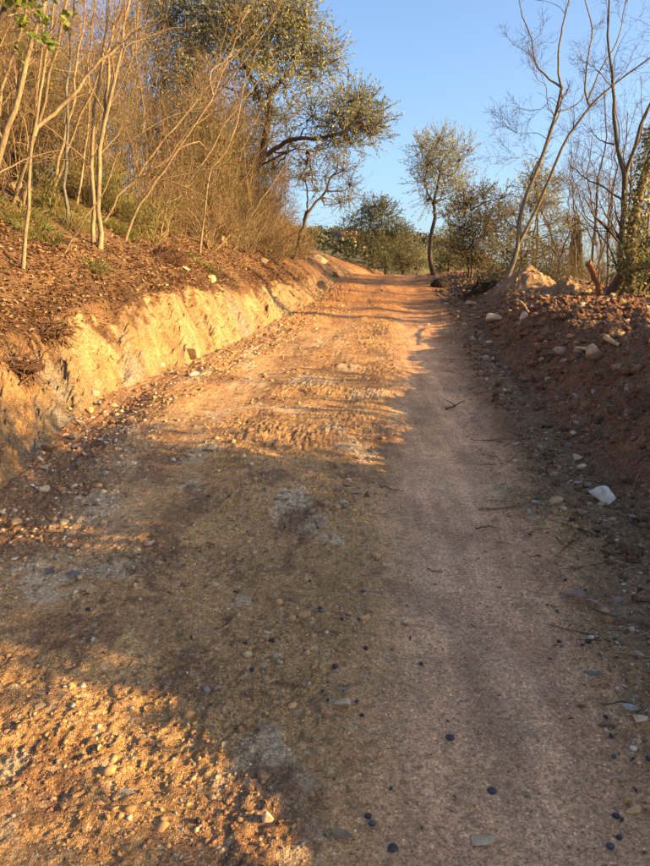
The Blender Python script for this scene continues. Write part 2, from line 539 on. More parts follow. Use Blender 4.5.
def rock_verts(rng, n=2, flat=.7, cuts=9, rough=.05, box=0.0, hh=(.42, .8)):
    v, f = ICO[n]; v = v.copy()
    if box: v = v * (1 - box + box * .85 / np.abs(v).max(1))[:, None]
    for _ in range(cuts):
        d = norm(rng.normal(size=3)); h = rng.uniform(*hh)
        k = v @ d
        v = v - np.where(k > h, (k - h) * .98, 0)[:, None] * d
    if rough:
        v = v * (1 + rough * pn(v[:, 0] * 3 + v[:, 2] * 2, v[:, 1] * 3 - v[:, 2], int(rng.integers(99))))[:, None]
    v = v * np.array([1, rng.uniform(.65, .95), flat * rng.uniform(.8, 1.15)])
    return v, f


STONE_COL = {'pale limestone': C(.50, .41, .30), 'tan': C(.40, .275, .16), 'grey': C(.27, .225, .18), 'rust brown': C(.25, .125, .07), 'cream yellow': C(.55, .39, .19)}
stone_me = {}
for cn, cc in STONE_COL.items():
    for k in range(5):
        v, f = rock_verts(R, 2, cuts=7, hh=(.14, .5))
        jit = 1 + .2 * (R.random((len(v), 1)) - .5)
        stone_me[cn, k] = mesh('stone', v, f, M_STONE, cc * jit * R.uniform(.8, 1.15), smooth=False)


def place_stone(name, me, p, size, rng, label, group, sink=.5, cat='stone', rotz=None, sc=None):
    o = obj(name, me, None, (p[0], p[1], p[2] + size * (.45 - sink)), (rng.uniform(-.35, .35), rng.uniform(-.35, .35), rng.uniform(0, 6.28) if rotz is None else rotz), sc if sc is not None else size)
    return tag(o, label, cat, group)


HERO = [  # px, py, width px, aspect, colour, label
    (601, 503, 38, .62, (.60, .56, .50), 'large white angular rock at the foot of the red berm'),
    (556, 502, 29, .45, (.42, .27, .14), 'flat tan slab lying beside the large white rock'),
    (192, 360, 30, .60, (.52, .36, .18), 'rounded yellow boulder at the foot of the pale cut'),
    (224, 346, 15, .6, (.50, .38, .22), 'small pale block fallen below the grooved cut face'),
    (96, 396, 15, .8, (.30, .27, .24), 'grey rounded stone at the bend of the cut bank'),
    (91, 413, 14, .75, (.52, .30, .12), 'orange round stone beside the grey ones below the cut'),
    (99, 405, 11, .6, (.42, .40, .37), 'light grey flat stone between two rounder ones below the cut'),
    (43, 491, 15, .7, (.46, .34, .22), 'tan oval stone at the near end of the gully'),
    (33, 487, 8, .8, (.5, .48, .44), 'small white stone beside the tan oval one in the gully'),
    (105, 475, 13, .35, (.42, .36, .28), 'flat pale stone on the gully lip'),
    (3, 516, 13, .8, (.45, .43, .40), 'pale grey stone at the left edge below the bank'),
    (12, 527, 22, .6, (.25, .19, .13), 'brown clod-like stone beneath the near bank'),
    (208, 450, 19, .65, (.50, .34, .18), 'sunlit tan stone bedded in the middle of the road'),
    (357, 494, 16, .75, (.44, .37, .29), 'round grey-tan pebble beside a dark one mid road'),
    (366, 497, 9, .7, (.10, .085, .075), 'dark stone touching the round grey-tan pebble'),
    (343, 503, 15, .5, (.45, .36, .25), 'broken pale clod just below the round pebble'),
    (404, 625, 15, .95, (.50, .38, .28), 'upright pale stone at the edge of the smooth wheel track'),
    (269, 821, 13, 1.0, (.52, .42, .31), 'small upright cream stone with a brown leaf beside it'),
    (341, 707, 20, .8, (.45, .35, .25), 'knobbly tan stone surrounded by fallen olives'),
    (361, 744, 8, .9, (.5, .4, .28), 'small cream pebble below the knobbly stone'),
    (481, 838, 30, .04, (.42, .31, .21), 'flat whitish stone worn flush with the wheel track'),
    (453, 810, 15, .08, (.36, .24, .14), 'flat tan stone level with the wheel track'),
    (641, 722, 17, .75, (.58, .40, .29), 'pinkish cream stone at the right edge'),
    (604, 726, 19, .65, (.24, .15, .11), 'dark brown rounded stone among the olives'),
    (634, 814, 17, .75, (.50, .31, .15), 'orange tan block in the bottom right corner'),
    (626, 804, 13, .6, (.46, .28, .10), 'yellow crumbly stone behind the orange tan block'),
    (632, 750, 9, .8, (.60, .50, .40), 'white pebble low in the dark margin'),
    (640, 743, 8, .8, (.5, .38, .28), 'small pink pebble next to the white pebble'),
    (575, 530, 12, .9, (.40, .26, .13), 'ochre stone a little below the large white rock'),
    (580, 471, 14, .7, (.48, .38, .28), 'pale stone at the berm foot behind the white rock'),
    (577, 463, 16, .7, (.42, .31, .21), 'tan stone behind the pale one at the berm foot'),
    (573, 435, 8, .9, (.62, .56, .48), 'small white stone on the lower berm'),
    (496, 322, 21, .75, (.55, .42, .30), 'pale boulder at the berm end below the leaning tree'),
    (523, 318, 10, 1.1, (.56, .46, .36), 'small upright white stone before the rubble heap'),
    (473, 305, 16, .5, (.48, .36, .24), 'low pale stone at the end of the berm'),
    (571, 339, 13, .8, (.52, .35, .20), 'tan stone proud of the berm crest'),
    (597, 360, 26, .9, (.38, .24, .13), 'brown clod rock half buried under a sunlit ledge'),
    (586, 352, 26, .35, (.55, .36, .18), 'flat sunlit ledge stone on the berm'),
    (648, 316, 18, 1.0, (.40, .26, .14), 'round brown stone on top of the berm at the right'),
    (557, 356, 20, .6, (.40, .26, .18), 'grey-pink rock in the berm face below the tan stone'),
    (491, 345, 12, .7, (.42, .30, .2), 'small rock where the berm meets the road'),
    (237, 242, 28, .75, (.60, .45, .28), 'big pale limestone block on the upper bank slope'),
    (223, 245, 14, .8, (.58, .40, .24), 'lesser block leaning on the big pale limestone'),
    (253, 238, 11, 1.1, (.56, .44, .30), 'narrow upright stone behind the big pale limestone'),
    (205, 245, 12, .7, (.52, .38, .22), 'small yellow stone among brown leaves on the slope'),
    (290, 250, 14, .8, (.55, .42, .26), 'pale stone showing in the dry brush above the cut'),
    (302, 258, 12, .8, (.50, .36, .2), 'tan stone beside the dry brush above the cut'),
    (263, 262, 12, .6, (.5, .36, .22), 'flat stone near the top of the orange slope'),
    (212, 283, 12, .8, (.54, .38, .2), 'yellow stone breaking out at the lip of the cut'),
    (185, 270, 11, .7, (.55, .44, .3), 'pale stone below the uprooted clump'),
    (68, 245, 15, .9, (.55, .37, .20), 'tan stone on the leafy slope near a thin stem'),
    (90, 240, 12, .6, (.58, .44, .28), 'cream stone on the leafy slope under the saplings'),
    (150, 232, 17, .7, (.58, .46, .29), 'mossy pale stone above the uprooted clump'),
    (138, 224, 10, .8, (.55, .46, .3), 'little white stone by the leaning stem base'),
    (13, 188, 20, .6, (.36, .29, .17), 'broad pale rock under the thicket at the left edge'),
    (6, 200, 16, .7, (.45, .40, .22), 'mossy rock below the broad pale one at the left'),
    (21, 322, 9, .8, (.40, .38, .34), 'grey stone in the dark roots over the near cut'),
    (324, 290, 17, .9, (.26, .20, .13), 'tall grey rock outcrop ending the cut bank'),
    (336, 277, 18, .7, (.40, .25, .12), 'sunlit slanting rock above the grey outcrop'),
    (321, 262, 18, .7, (.36, .29, .19), 'brown rock capping the bank below the dry brush'),
    (50, 452, 20, .6, (.30, .19, .10), 'small ochre slab slipped down beside the gully'),
    (70, 440, 13, .7, (.22, .19, .16), 'dark grey stone in the gully below the broken cut'),
    (62, 462, 12, .7, (.20, .15, .11), 'dark brown stone in the gully bed'),
    (46, 470, 14, .6, (.30, .26, .22), 'grey flat stone in the gully bed'),
    (80, 425, 12, .7, (.33, .28, .22), 'light stone at the top of the gully'),
    (638, 655, 16, .4, (.38, .28, .24), 'flat pinkish stone in the dark margin at the right edge'),
    (590, 640, 9, .8, (.58, .52, .45), 'little white pebble in the dark stony margin'),
    (75, 594, 10, .7, (.55, .44, .33), 'pale pebble between two sunlit patches'),
]
hero_xy = []
import re as _re
MARKS = []


def short(lab):
    return _re.split(r' (?:at|lying|beside|fallen|below|between|bedded|touching|just|with|surrounded|worn|level|among|in|behind|a little|on|before|proud|half|where|leaning|showing|near|breaking|under|above|capping|ending|by|next|beneath) ', lab)[0]


def project(p):
    v = np.asarray(p) - [0, 0, CAM_H]
    cp, sp = math.cos(PITCH), math.sin(PITCH)
    dep = v[1] * cp - v[2] * sp
    return 325 + F * v[0] / dep, 433 - F * (v[1] * sp + v[2] * cp) / dep


def beside(p):
    """where a small thing lies, told by the nearest landmark"""
    u, w = project(p)
    d = [(u - a) ** 2 + (1.3 * (w - b)) ** 2 for a, b, _ in MARKS]
    a, b, nm = MARKS[int(np.argmin(d))]
    far = min(d) > 45 ** 2
    if abs(u - a) > abs(w - b) * 1.2: rel = 'left of' if u < a else 'right of'
    else: rel = 'beyond' if w < b else 'in front of'
    return ('well ' if far else '') + rel + ' the ' + nm


for (px, py, w, asp, cc, lab) in HERO:
    g = G(px, py)
    wm = w / F * math.hypot(g[1], CAM_H - g[2]) * .5
    v, f = rock_verts(R, 3, flat=1.0, cuts=9, rough=.12, box=.3, hh=(.22, .62))
    v = v * np.array([1, .85, 1]); v[:, 2] *= asp * 1.05
    me = mesh('rock', v * wm, f, M_STONE, C(*cc) * C(1, .94, .84) * (1 + .3 * pn(v[:, 0] * 2.5 + v[:, 2], v[:, 1] * 2.5, 5))[:, None], smooth=False)
    o = obj('rock', me, None, (g[0], g[1], g[2] + wm * asp * (.42 if asp > .25 else .75)), (0, R.uniform(-.12, .12), R.uniform(-.4, .4)))
    tag(o, lab, 'rock')
    MARKS.append((px, py, short(lab)))
    hero_xy.append((g[0], g[1], wm))

# loose stones, each one a thing
names = list(STONE_COL)


def region(x, y):
    t, dl = x - xr(y), x - xl(y)
    if dl < -.3: return 'on the leafy bank slope', .9
    if dl < .7 and y > 2.6: return 'in the gully at the foot of the cut', 1.0
    if t > 0.05: return ('on the red earth berm face' if y < 8 else 'on the far end of the berm'), 1.0
    if t > -.75: return ('in the dark margin nearest the camera' if y < 2.8 else 'in the dark margin under the berm'), 1.0
    if abs(x - track_r(y)) < .4: return 'on the smooth packed wheel track', .25
    if y < 2.4 and x < -.1: return 'on the crumbly sunlit soil in the foreground', .8
    if y < 5: return 'on the shaded rough middle of the road', .7
    return 'on the sunlit stretch of road further up', .7


cnt = 0
tries = 0
while cnt < 265 and tries < 9000:
    tries += 1
    y = math.exp(R.uniform(math.log(1.35), math.log(16)))
    x = R.uniform(-.54, .54) * y
    if cnt >= 205:
        y = R.uniform(3.3, 7.0); x = xl(y) + abs(R.normal(0, .33)) + .03
    if x < xl(y) - 1.6 or x > xr(y) + 2.2: continue
    lab, pr = region(x, y)
    if R.random() > pr * .55: continue
    size = .0055 * y ** .75 * math.exp(R.normal(0, .42)) * (1.5 if ('berm' in lab or 'gully' in lab) else 1.0)
    size = min(size, .075) * (1.25 if cnt >= 205 else 1)
    if any((x - a) ** 2 + (y - b) ** 2 < (w_ + size) ** 2 for a, b, w_ in hero_xy): continue
    cn = names[R.choice(5, p=[.26, .34, .17, .12, .11])]
    if 'red' in lab: cn = names[R.choice(5, p=[.2, .36, .1, .28, .06])]
    g = ground(x, y)
    place_stone('stone', stone_me[cn, int(R.integers(5))], g, size, R, '%s %s stone %s' % ('tiny' if size / y < .0045 else 'small' if size / y < .0075 else 'bigger', cn, beside(g)), 'loose stones lying on the road and its banks')
    hero_xy.append((x, y, size)); cnt += 1


# gravel: the uncountable rest
def scatter(n, yr, xf, keep, rng):
    y = np.exp(rng.uniform(math.log(yr[0]), math.log(yr[1]), n)); x = xf(rng, y)
    m = keep(x, y) > rng.random(n)
    return x[m], y[m]


def blobs(x, y, size, cols, rng, sink=.42):
    n = len(x)
    v, f = ICO[1]
    base = []
    for _ in range(12):
        w, _f = rock_verts(rng, 1, .75, 6, 0); base.append(w)
    # a lighter pebble: octahedron-like with 20 triangles
    import bmesh
    bm = bmesh.new(); bmesh.ops.create_icosphere(bm, subdivisions=1, radius=1)
    bm.free()
    t = (1 + 5 ** .5) / 2
    iv = norm(np.array([[-1, t, 0], [1, t, 0], [-1, -t, 0], [1, -t, 0], [0, -1, t], [0, 1, t], [0, -1, -t], [0, 1, -t], [t, 0, -1], [t, 0, 1], [-t, 0, -1], [-t, 0, 1]], float))
    fi = np.array([[0, 11, 5], [0, 5, 1], [0, 1, 7], [0, 7, 10], [0, 10, 11], [1, 5, 9], [5, 11, 4], [11, 10, 2], [10, 7, 6], [7, 1, 8], [3, 9, 4], [3, 4, 2], [3, 2, 6], [3, 6, 8], [3, 8, 9], [4, 9, 5], [2, 4, 11], [6, 2, 10], [8, 6, 7], [9, 8, 1]])
    V = iv[None] * (1 + 1.15 * (rng.random((n, 12, 1)) - .5)) * np.stack([np.ones(n), rng.uniform(.6, 1, n), rng.uniform(.45, .85, n)], 1)[:, None]
    a = rng.uniform(0, 6.28, n); ca, sa = np.cos(a)[:, None], np.sin(a)[:, None]
    V = np.stack([V[..., 0] * ca - V[..., 1] * sa, V[..., 0] * sa + V[..., 1] * ca, V[..., 2]], -1) * size[:, None, None]
    z = H(x, y)
    V = V + np.stack([x, y, z + size * (.4 - sink)], 1)[:, None]
    Fc = fi[None] + (np.arange(n) * 12)[:, None, None]
    return V.reshape(-1, 3), Fc.reshape(-1, 3), np.repeat(cols, 12, 0)


def keep_gravel(x, y):
    t, dl = x - xr(y), x - xl(y)
    tr, tl = masks(x, y)
    d = .55 * np.clip(.5 + 1.6 * pn(x * 1.7, y * 1.5, 80), .1, 1) * (1 - .6 * tr) * (1 - .5 * tl)
    d = np.where(t > -.7, .95, d); d = np.where((dl < .8) & (y > 2.5), .8, d)
    d = np.where(dl < 0, .06, d); d = np.where(t > 0, .55, d); d = np.where(t > 2.5, .15, d)
    return d


x, y = scatter(46000, (1.25, 15), lambda r, y: r.uniform(-.56, .56, len(y)) * y, keep_gravel, R)
n = len(x)
size = .0025 * y ** .6 * np.exp(R.normal(0, .62, n)) * np.where((x < xl(y) + .7) & (y > 2.8), 1.25, 1); size = np.minimum(size, .03)
pal = np.array([C(.46, .38, .28), C(.38, .25, .15), C(.26, .22, .18), C(.2, .11, .065), C(.46, .32, .16), C(.34, .21, .12)])
tt = (x - xr(y)) > -.05
ci = R.choice(6, n, p=[.26, .26, .14, .08, .12, .14])
cols = pal[ci] * R.uniform(.7, 1.15, (n, 1))
own = np.where((x < xr(y))[:, None], road_col(x, y, x), berm_col(x, y, x)) * R.uniform(.75, 1.3, (n, 1))
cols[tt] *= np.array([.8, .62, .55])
cols = np.where((R.random(n) < np.where((x > xr(y) - .75) | (x < xl(y) + .7), .62, .8))[:, None], own, cols)
size = size * (1 - .5 * masks(x, y)[0])
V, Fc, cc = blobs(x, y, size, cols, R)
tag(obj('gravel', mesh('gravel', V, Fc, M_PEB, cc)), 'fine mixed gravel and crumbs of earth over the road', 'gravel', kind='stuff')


x, y = scatter(12000, (2.5, 17), lambda r, y: xr(y) + r.uniform(-.3, 3.2, len(y)), lambda x, y: np.clip(.6 + pn(x * 2, y * 2, 83), .1, 1), R)
n = len(x)
size = .0054 * y ** .7 * np.exp(R.normal(0, .65, n)); size = np.minimum(size, .055)
cols = berm_col(x, y, x) * R.uniform(.7, 1.5, (n, 1))
pale = R.random(n) < .10
cols[pale] = pal[R.choice([0, 1, 4], pale.sum())] * R.uniform(.7, 1.1, (pale.sum(), 1))
V, Fc, cc = blobs(x, y, size, cols, R, .3)
tag(obj('clods', mesh('clods', V, Fc, M_BERM, cc)), 'loose clods of red earth tumbled over the berm', 'earth clods', kind='stuff')

# ------------------------------------------------------------------ leaves lying about
def leaf_cards(p, d, nrm, L, W, cols, fold=.25):
    """one folded leaf (4 triangles' worth) per row: base, left, tip, right with a raised or sunk midrib"""
    n = len(p)
    side = norm(np.cross(d, nrm)); nn = np.cross(side, d)
    mid = p + d * (L * .5)[:, None]
    b, tip = p, p + d * L[:, None] - nn * (L * .12)[:, None]
    l = mid + side * (W * .5)[:, None] + nn * (W * fold)[:, None]
    r = mid - side * (W * .5)[:, None] + nn * (W * fold)[:, None]
    V = np.stack([b, r, tip, l], 1).reshape(-1, 3)
    i = np.arange(n)[:, None] * 4
    Fc = np.concatenate([i + [0, 1, 2], i + [0, 2, 3]], 0)
    return V, Fc, np.repeat(cols, 4, 0)


def rand_dirs(rng, n):
    return norm(rng.normal(size=(n, 3)))


def keep_litter(x, y):
    s = xl(y) - x
    d = np.where(s > WC * .95, .9, np.where(s > WC * .7, .4, 0)) * np.clip(.7 + pn(x * 1.2, y * 1.2, 82), .2, 1)
    return d


x, y = scatter(74000, (3.0, 17), lambda r, y: xl(y) - (.40 + 3.6 * r.random(len(y)) ** 1.3), keep_litter, R)
n = len(x)
p = np.stack([x, y, H(x, y) + R.uniform(.0, .03, n)], 1)
d = norm(np.stack([R.normal(size=n), R.normal(size=n), R.normal(0, .35, n)], 1))
nr = norm(np.stack([R.normal(0, .5, n) + .4, R.normal(0, .5, n), np.ones(n)], 1))
pal = np.array([C(.22, .105, .045), C(.29, .165, .075), C(.15, .075, .036), C(.36, .25, .14), C(.085, .045, .027)])
cols = pal[R.choice(5, n, p=[.32, .2, .22, .1, .16])] * R.uniform(.7, 1.2, (n, 1))
V, Fc, cc = leaf_cards(p, d, nr, R.uniform(.022, .075, n), R.uniform(.010, .034, n), cols)
tag(obj('leaf_litter', mesh('leaf_litter', V, Fc, M_DRY, cc)), 'carpet of dead brown leaves on the bank slope', 'leaf litter', kind='stuff')


x, y = scatter(5200, (1.3, 9), lambda r, y: np.where(r.random(len(y)) < .75, xr(y) - .6 + r.uniform(-.1, 1.8, len(y)), xl(y) + r.uniform(0, 2.6, len(y)) ** 1.5), lambda x, y: np.clip(.55 + 1.5 * pn(x * 2, y * 2, 84), .1, 1), R)
n = len(x)
p = np.stack([x, y, H(x, y) + R.uniform(.001, .008, n)], 1)
d = norm(np.stack([R.normal(size=n), R.normal(size=n), R.normal(0, .2, n)], 1)); nr = norm(np.stack([R.normal(0, .3, n), R.normal(0, .3, n), np.ones(n)], 1))
pal = np.array([C(.16, .09, .05), C(.09, .055, .035), C(.26, .19, .12), C(.06, .04, .03)])
cols = pal[R.choice(4, n)] * R.uniform(.7, 1.2, (n, 1))
V, Fc, cc = leaf_cards(p, d, nr, R.uniform(.008, .035, n), R.uniform(.003, .011, n), cols)
tag(obj('leaf_fragments', mesh('leaf_fragments', V, Fc, M_DRY, cc)), 'crumbled leaf and twig fragments in the dark margin and gully', 'leaf litter', kind='stuff')


# ------------------------------------------------------------------ tubes and growth
def tubes(paths, rads, ns=4):
    B, Pn, _ = paths.shape
    T = np.empty_like(paths)
    T[:, 1:-1] = paths[:, 2:] - paths[:, :-2]; T[:, 0] = paths[:, 1] - paths[:, 0]; T[:, -1] = paths[:, -1] - paths[:, -2]
    T = norm(T)
    ref = np.where(np.abs(T[:, :1, 2:3]) > .8, np.array([1., 0, 0]), np.array([0, 0, 1.]))
    A = norm(np.cross(T, np.broadcast_to(ref, T.shape))); Bv = np.cross(T, A)
    a = np.arange(ns) * 2 * np.pi / ns
    ring = A[:, :, None] * np.cos(a)[None, None, :, None] + Bv[:, :, None] * np.sin(a)[None, None, :, None]
    V = paths[:, :, None] + ring * rads[:, :, None, None]
    b, i, k = np.meshgrid(np.arange(B), np.arange(Pn - 1), np.arange(ns), indexing='ij')
    k2 = (k + 1) % ns
    o = b * Pn * ns
    Fc = np.stack([o + i * ns + k, o + i * ns + k2, o + (i + 1) * ns + k2, o + (i + 1) * ns + k], -1).reshape(-1, 4)
    return V.reshape(-1, 3), Fc


class Pile:
    def __init__(self): self.V, self.F, self.C, self.n = [], [], [], 0

    def add(self, V, Fc, col):
        if len(V) == 0: return self
        self.V.append(V); self.F.append(np.asarray(Fc) + self.n)
        c = np.asarray(col, float); self.C.append(np.broadcast_to(c, (len(V), 3)))
        self.n += len(V); return self

    def mesh(self, name, mat, smooth=False):
        V = np.concatenate(self.V)
        f4 = [f for f in self.F if f.shape[1] == 4]; f3 = [f for f in self.F if f.shape[1] == 3]
        fl = ([np.concatenate(f4)] if f4 else []) + ([np.concatenate(f3)] if f3 else [])
        return mesh(name, V, fl, mat, np.concatenate(self.C), smooth)


def spline(pts, n):
    """smooth path through points, n samples"""
    p = np.asarray(pts, float)
    t = np.concatenate([[0], np.cumsum(np.linalg.norm(np.diff(p, axis=0), axis=1))]); t /= t[-1]
    pe = np.vstack([2 * p[0] - p[1], p, 2 * p[-1] - p[-2]]); te = np.concatenate([[-.3], t, [1.3]])
    out = []
    for q in np.linspace(0, 1, n):
        i = min(max(np.searchsorted(t, q) - 1, 0), len(p) - 2)
        u = (q - t[i]) / max(t[i + 1] - t[i], 1e-9)
        a, b, c, d = pe[i], pe[i + 1], pe[i + 2], pe[i + 3]
        out.append(.5 * ((2 * b) + (-a + c) * u + (2 * a - 5 * b + 4 * c - d) * u * u + (-a + 3 * b - 3 * c + d) * u ** 3))
    return np.array(out)


def grow(rng, paths, rads, n, t0, t1, L, ang=(.7, .25), Pn=5, wig=.18, up=.06, ratio=.6, rmin=.0018, tip=.35, short=.5):
    B, Pp, _ = paths.shape
    t = rng.uniform(t0, t1, (B, n)); f = t * (Pp - 1)
    i = np.minimum(f.astype(int), Pp - 2); u = (f - i)[..., None]
    bi = np.arange(B)[:, None]
    p0 = paths[bi, i] * (1 - u) + paths[bi, i + 1] * u
    tg = norm(paths[bi, i + 1] - paths[bi, i])
    r = rads[bi, i] * (1 - u[..., 0]) + rads[bi, i + 1] * u[..., 0]
    p0, tg, r, t = p0.reshape(-1, 3), tg.reshape(-1, 3), r.ravel(), t.ravel()
    m = len(p0)
    pr = norm(np.cross(tg, rand_dirs(rng, m)))
    an = rng.normal(ang[0], ang[1], m)[:, None]
    d = norm(tg * np.cos(an) + pr * np.sin(an))
    ln = L * (1 - short * t) * np.exp(rng.normal(0, .28, m))
    pts = [p0]; q = p0
    for k in range(Pn - 1):
        d = norm(d + wig * rng.normal(size=(m, 3)) + np.array([0, 0, up]))
        q = q + d * (ln / (Pn - 1))[:, None]; pts.append(q)
    r0 = np.maximum(r * ratio * rng.uniform(.7, 1, m), rmin)
    rr = r0[:, None] * np.linspace(1, tip, Pn)[None]
    return np.stack(pts, 1), np.maximum(rr, rmin * .7)


def leaves_on(rng, paths, n, L, W, pal, t0=.15, splay=.8):
    B, Pp, _ = paths.shape
    t = rng.uniform(t0, 1, (B, n)); f = t * (Pp - 1)
    i = np.minimum(f.astype(int), Pp - 2); u = (f - i)[..., None]
    bi = np.arange(B)[:, None]
    p = (paths[bi, i] * (1 - u) + paths[bi, i + 1] * u).reshape(-1, 3)
    tg = norm(paths[bi, i + 1] - paths[bi, i]).reshape(-1, 3)
    m = len(p)
    d = norm(tg + splay * rand_dirs(rng, m)); nr = rand_dirs(rng, m)
    pal = np.asarray(pal)
    cols = pal[rng.integers(len(pal), size=m)] * rng.uniform(.7, 1.25, (m, 1))
    return leaf_cards(p, d, nr, rng.uniform(.7, 1.2, m) * L, rng.uniform(.75, 1.2, m) * W, cols, .15)


BARK_TAN, BARK_GREY, BARK_DARK, TWIG_TAN, TWIG_BROWN = C(.25, .175, .095), C(.17, .155, .13), C(.075, .052, .038), C(.21, .14, .075), C(.12, .075, .045)
OLIVE = [C(.26, .26, .105), C(.18, .19, .075), C(.36, .345, .185), C(.31, .29, .125), C(.44, .415, .26)]
GREEN = [C(.06, .085, .03), C(.085, .10, .03), C(.11, .12, .04), C(.13, .12, .05)]
DRYPAL = [C(.30, .18, .07), C(.24, .15, .06), C(.2, .16, .06), C(.34, .24, .11)]


def trunk_of(pts_r, ns=9, n=16, wob=.0, rng=R):
    out = Pile(); arr = []
    for pts, r0, r1 in pts_r:
        q = spline(pts, n)
        if wob: q[1:-1] += rng.normal(0, wob, (n - 2, 3))
        rr = np.linspace(r0, r1, n)
        rr[0] *= 1.25
        arr.append((q, rr))
    return np.stack([a for a, _ in arr]), np.stack([b for _, b in arr])


def build(name, label, cat, group, base, trunks, bark, crown=None, foliage=None, branch=None, ns=8):
    """an Empty at the base; trunk, branches and crown as its parts (all coordinates in metres from the world's origin)"""
    t = thing(name, label, cat, group, base)
    off = -np.asarray(base)

    def part(nm, pile, mat, smooth):
        pile.V = [v + off for v in pile.V]
        obj(nm, pile.mesh(nm, mat, smooth), t)
    pt = Pile()
    V, Fc = tubes(trunks[0], trunks[1], ns); pt.add(V, Fc, bark * (.9 + .55 * pn(V[:, 2] * 5, V[:, 0] * 9, 4) + .4 * pn(V[:, 2] * 19, V[:, 0] * 30, 5))[:, None])
    part('trunk', pt, M_BARK, True)
    if branch is not None: part('branches', branch, M_TWIG, True)
    if crown is not None: part('crown', crown, M_LEAF if foliage is None else foliage, False)
    return t


def pxpath(pts, Y, dY=0.0):
    ys = np.linspace(Y, Y + dY, len(pts))
    return [P(a, b, c) for (a, b), c in zip(pts, ys)]


def bare_tree(label, group, paths, Y, bark, twig, levels, seed, base=None, cat='tree', name='bare_tree', ns=8, leaf=None):
    """paths: (pixel polyline, r0, r1, depth drift)"""
    rng = np.random.default_rng(seed)
    tr = trunk_of([(pxpath(p, Y, dy), r0, r1) for p, r0, r1, dy in paths], wob=.006, rng=rng)
    b = tr[0][0, 0]
    br = Pile(); cur = tr
    lp = None
    for lv in levels:
        cur = grow(rng, cur[0], cur[1], **lv)
        V, Fc = tubes(cur[0], cur[1], 5 if lv.get('Pn', 5) > 6 else 3); br.add(V, Fc, twig)
        lp = cur
    cr = None
    if leaf:
        cr = Pile(); cr.add(*leaves_on(rng, lp[0], **leaf))
    return build(name, label, cat, group, b, tr, bark, crown=cr, branch=br, ns=ns)


# ------------------------------------------------------------------ hero saplings on the left bank
LV = [dict(n=9, t0=.25, t1=.98, L=1.0, ang=(.6, .2), Pn=7, up=.05, ratio=.45), dict(n=6, t0=.15, t1=1, L=.5, Pn=5, ratio=.6), dict(n=5, t0=.1, t1=1, L=.25, Pn=4, ratio=.65, rmin=.0015)]
LV2 = [dict(n=7, t0=.3, t1=.98, L=.8, ang=(.6, .2), Pn=6, up=.05, ratio=.5, rmin=.002), dict(n=5, t0=.15, t1=1, L=.4, Pn=4, ratio=.6, rmin=.0016), dict(n=4, t0=.1, t1=1, L=.2, Pn=4, ratio=.65, rmin=.0014)]
gS = 'slender bare saplings on the left bank'


def basex(px, py, cap=9.5):
    g = G(px, py, cap); return g[1]


def sap(label, pix, r0, r1, seed, Y, twig=TWIG_TAN, bark=BARK_TAN, extra=(), lv=LV, **k):
    b = P(pix[0][0], pix[0][1], Y); b[2] = ground(b[0], b[1])[2] - .06
    rng = np.random.default_rng(seed)
    pts = [[b] + [P(a, c, Y + .04 * i) for i, (a, c) in enumerate(pix[1:])]]
    L_ = [(pts[0], r0 * .78, r1 * .7)]
    for ex, e0, e1, dy in extra: L_.append((pxpath(ex, Y + .05, dy), e0 * .78, e1 * .7))
    tr = trunk_of(L_, wob=.012, rng=rng)
    br = Pile(); cur = tr
    for l in lv:
        cur = grow(rng, cur[0], cur[1], **l)
        V, Fc = tubes(cur[0], cur[1], 4 if l.get('Pn', 5) > 5 else 3); br.add(V, Fc, twig)
    cr = None
    if k.get('leaf'):
        cr = Pile(); cr.add(*leaves_on(rng, cur[0], **k['leaf']))
    return build('sapling', label, 'sapling', gS, b, tr, bark, crown=cr, branch=br)


sap('stout tan sapling leaning right at the left edge', [(-22, 225), (0, 150), (20, 95), (36, 35), (50, -30), (58, -90)], .042, .02, 11, 6.2)
sap('thin sapling behind the stout one at the left edge', [(-20, 205), (-3, 110), (10, 68), (22, 25), (32, -30), (40, -80)], .027, .012, 12, 6.6, lv=LV2)
sap('slim forked stem rooted low in the leafy slope', [(22, 268), (28, 185), (35, 120), (44, 62), (58, -10), (66, -60)], .026, .010, 13, basex(22, 268),
    extra=[([(33, 136), (42, 122), (60, 108), (78, 88), (86, 78), (102, 60), (120, 44), (142, 26)], .026, .012, .5)], lv=LV2)
sap('dark grey straight pole among the saplings', [(66, 200), (66, 150), (69, 80), (71, 40), (75, -10), (78, -70)], .028, .016, 14, 8.3, bark=BARK_GREY * .8, lv=LV2)
sap('crooked pale sapling behind the dark pole', [(52, 195), (62, 140), (74, 100), (76, 60), (84, 20), (80, -40)], .030, .012, 15, 8.9, lv=LV2)
sap('pale sapling pair, the upright nearer stem', [(90, 200), (92, 140), (98, 90), (105, 40), (107, 0), (109, -60)], .034, .016, 16, 8.0)
sap('pale sapling leaning right beside the upright one', [(96, 200), (101, 150), (108, 105), (118, 60), (129, 5), (138, -60)], .040, .018, 17, 7.9,
    extra=[([(105, 120), (108, 75), (112, 35), (120, 0), (126, -40)], .026, .012, .4)])
sap('slanting stem rising from the slope to the right', [(124, 238), (140, 205), (164, 170), (190, 132), (213, 96), (228, 60)], .026, .010, 18, basex(124, 238, 9.0),
    extra=[([(104, 222), (125, 186), (148, 172), (170, 158), (182, 148), (200, 142), (206, 150)], .022, .014, .3), ([(213, 96), (211, 70), (226, 62), (236, 40), (250, 5)], .016, .008, .2)], lv=LV2)
sap('thin crooked stem alone on the slope', [(199, 240), (206, 200), (211, 168), (228, 148), (240, 112), (246, 70)], .022, .007, 19, basex(199, 240, 11.0), lv=LV2)
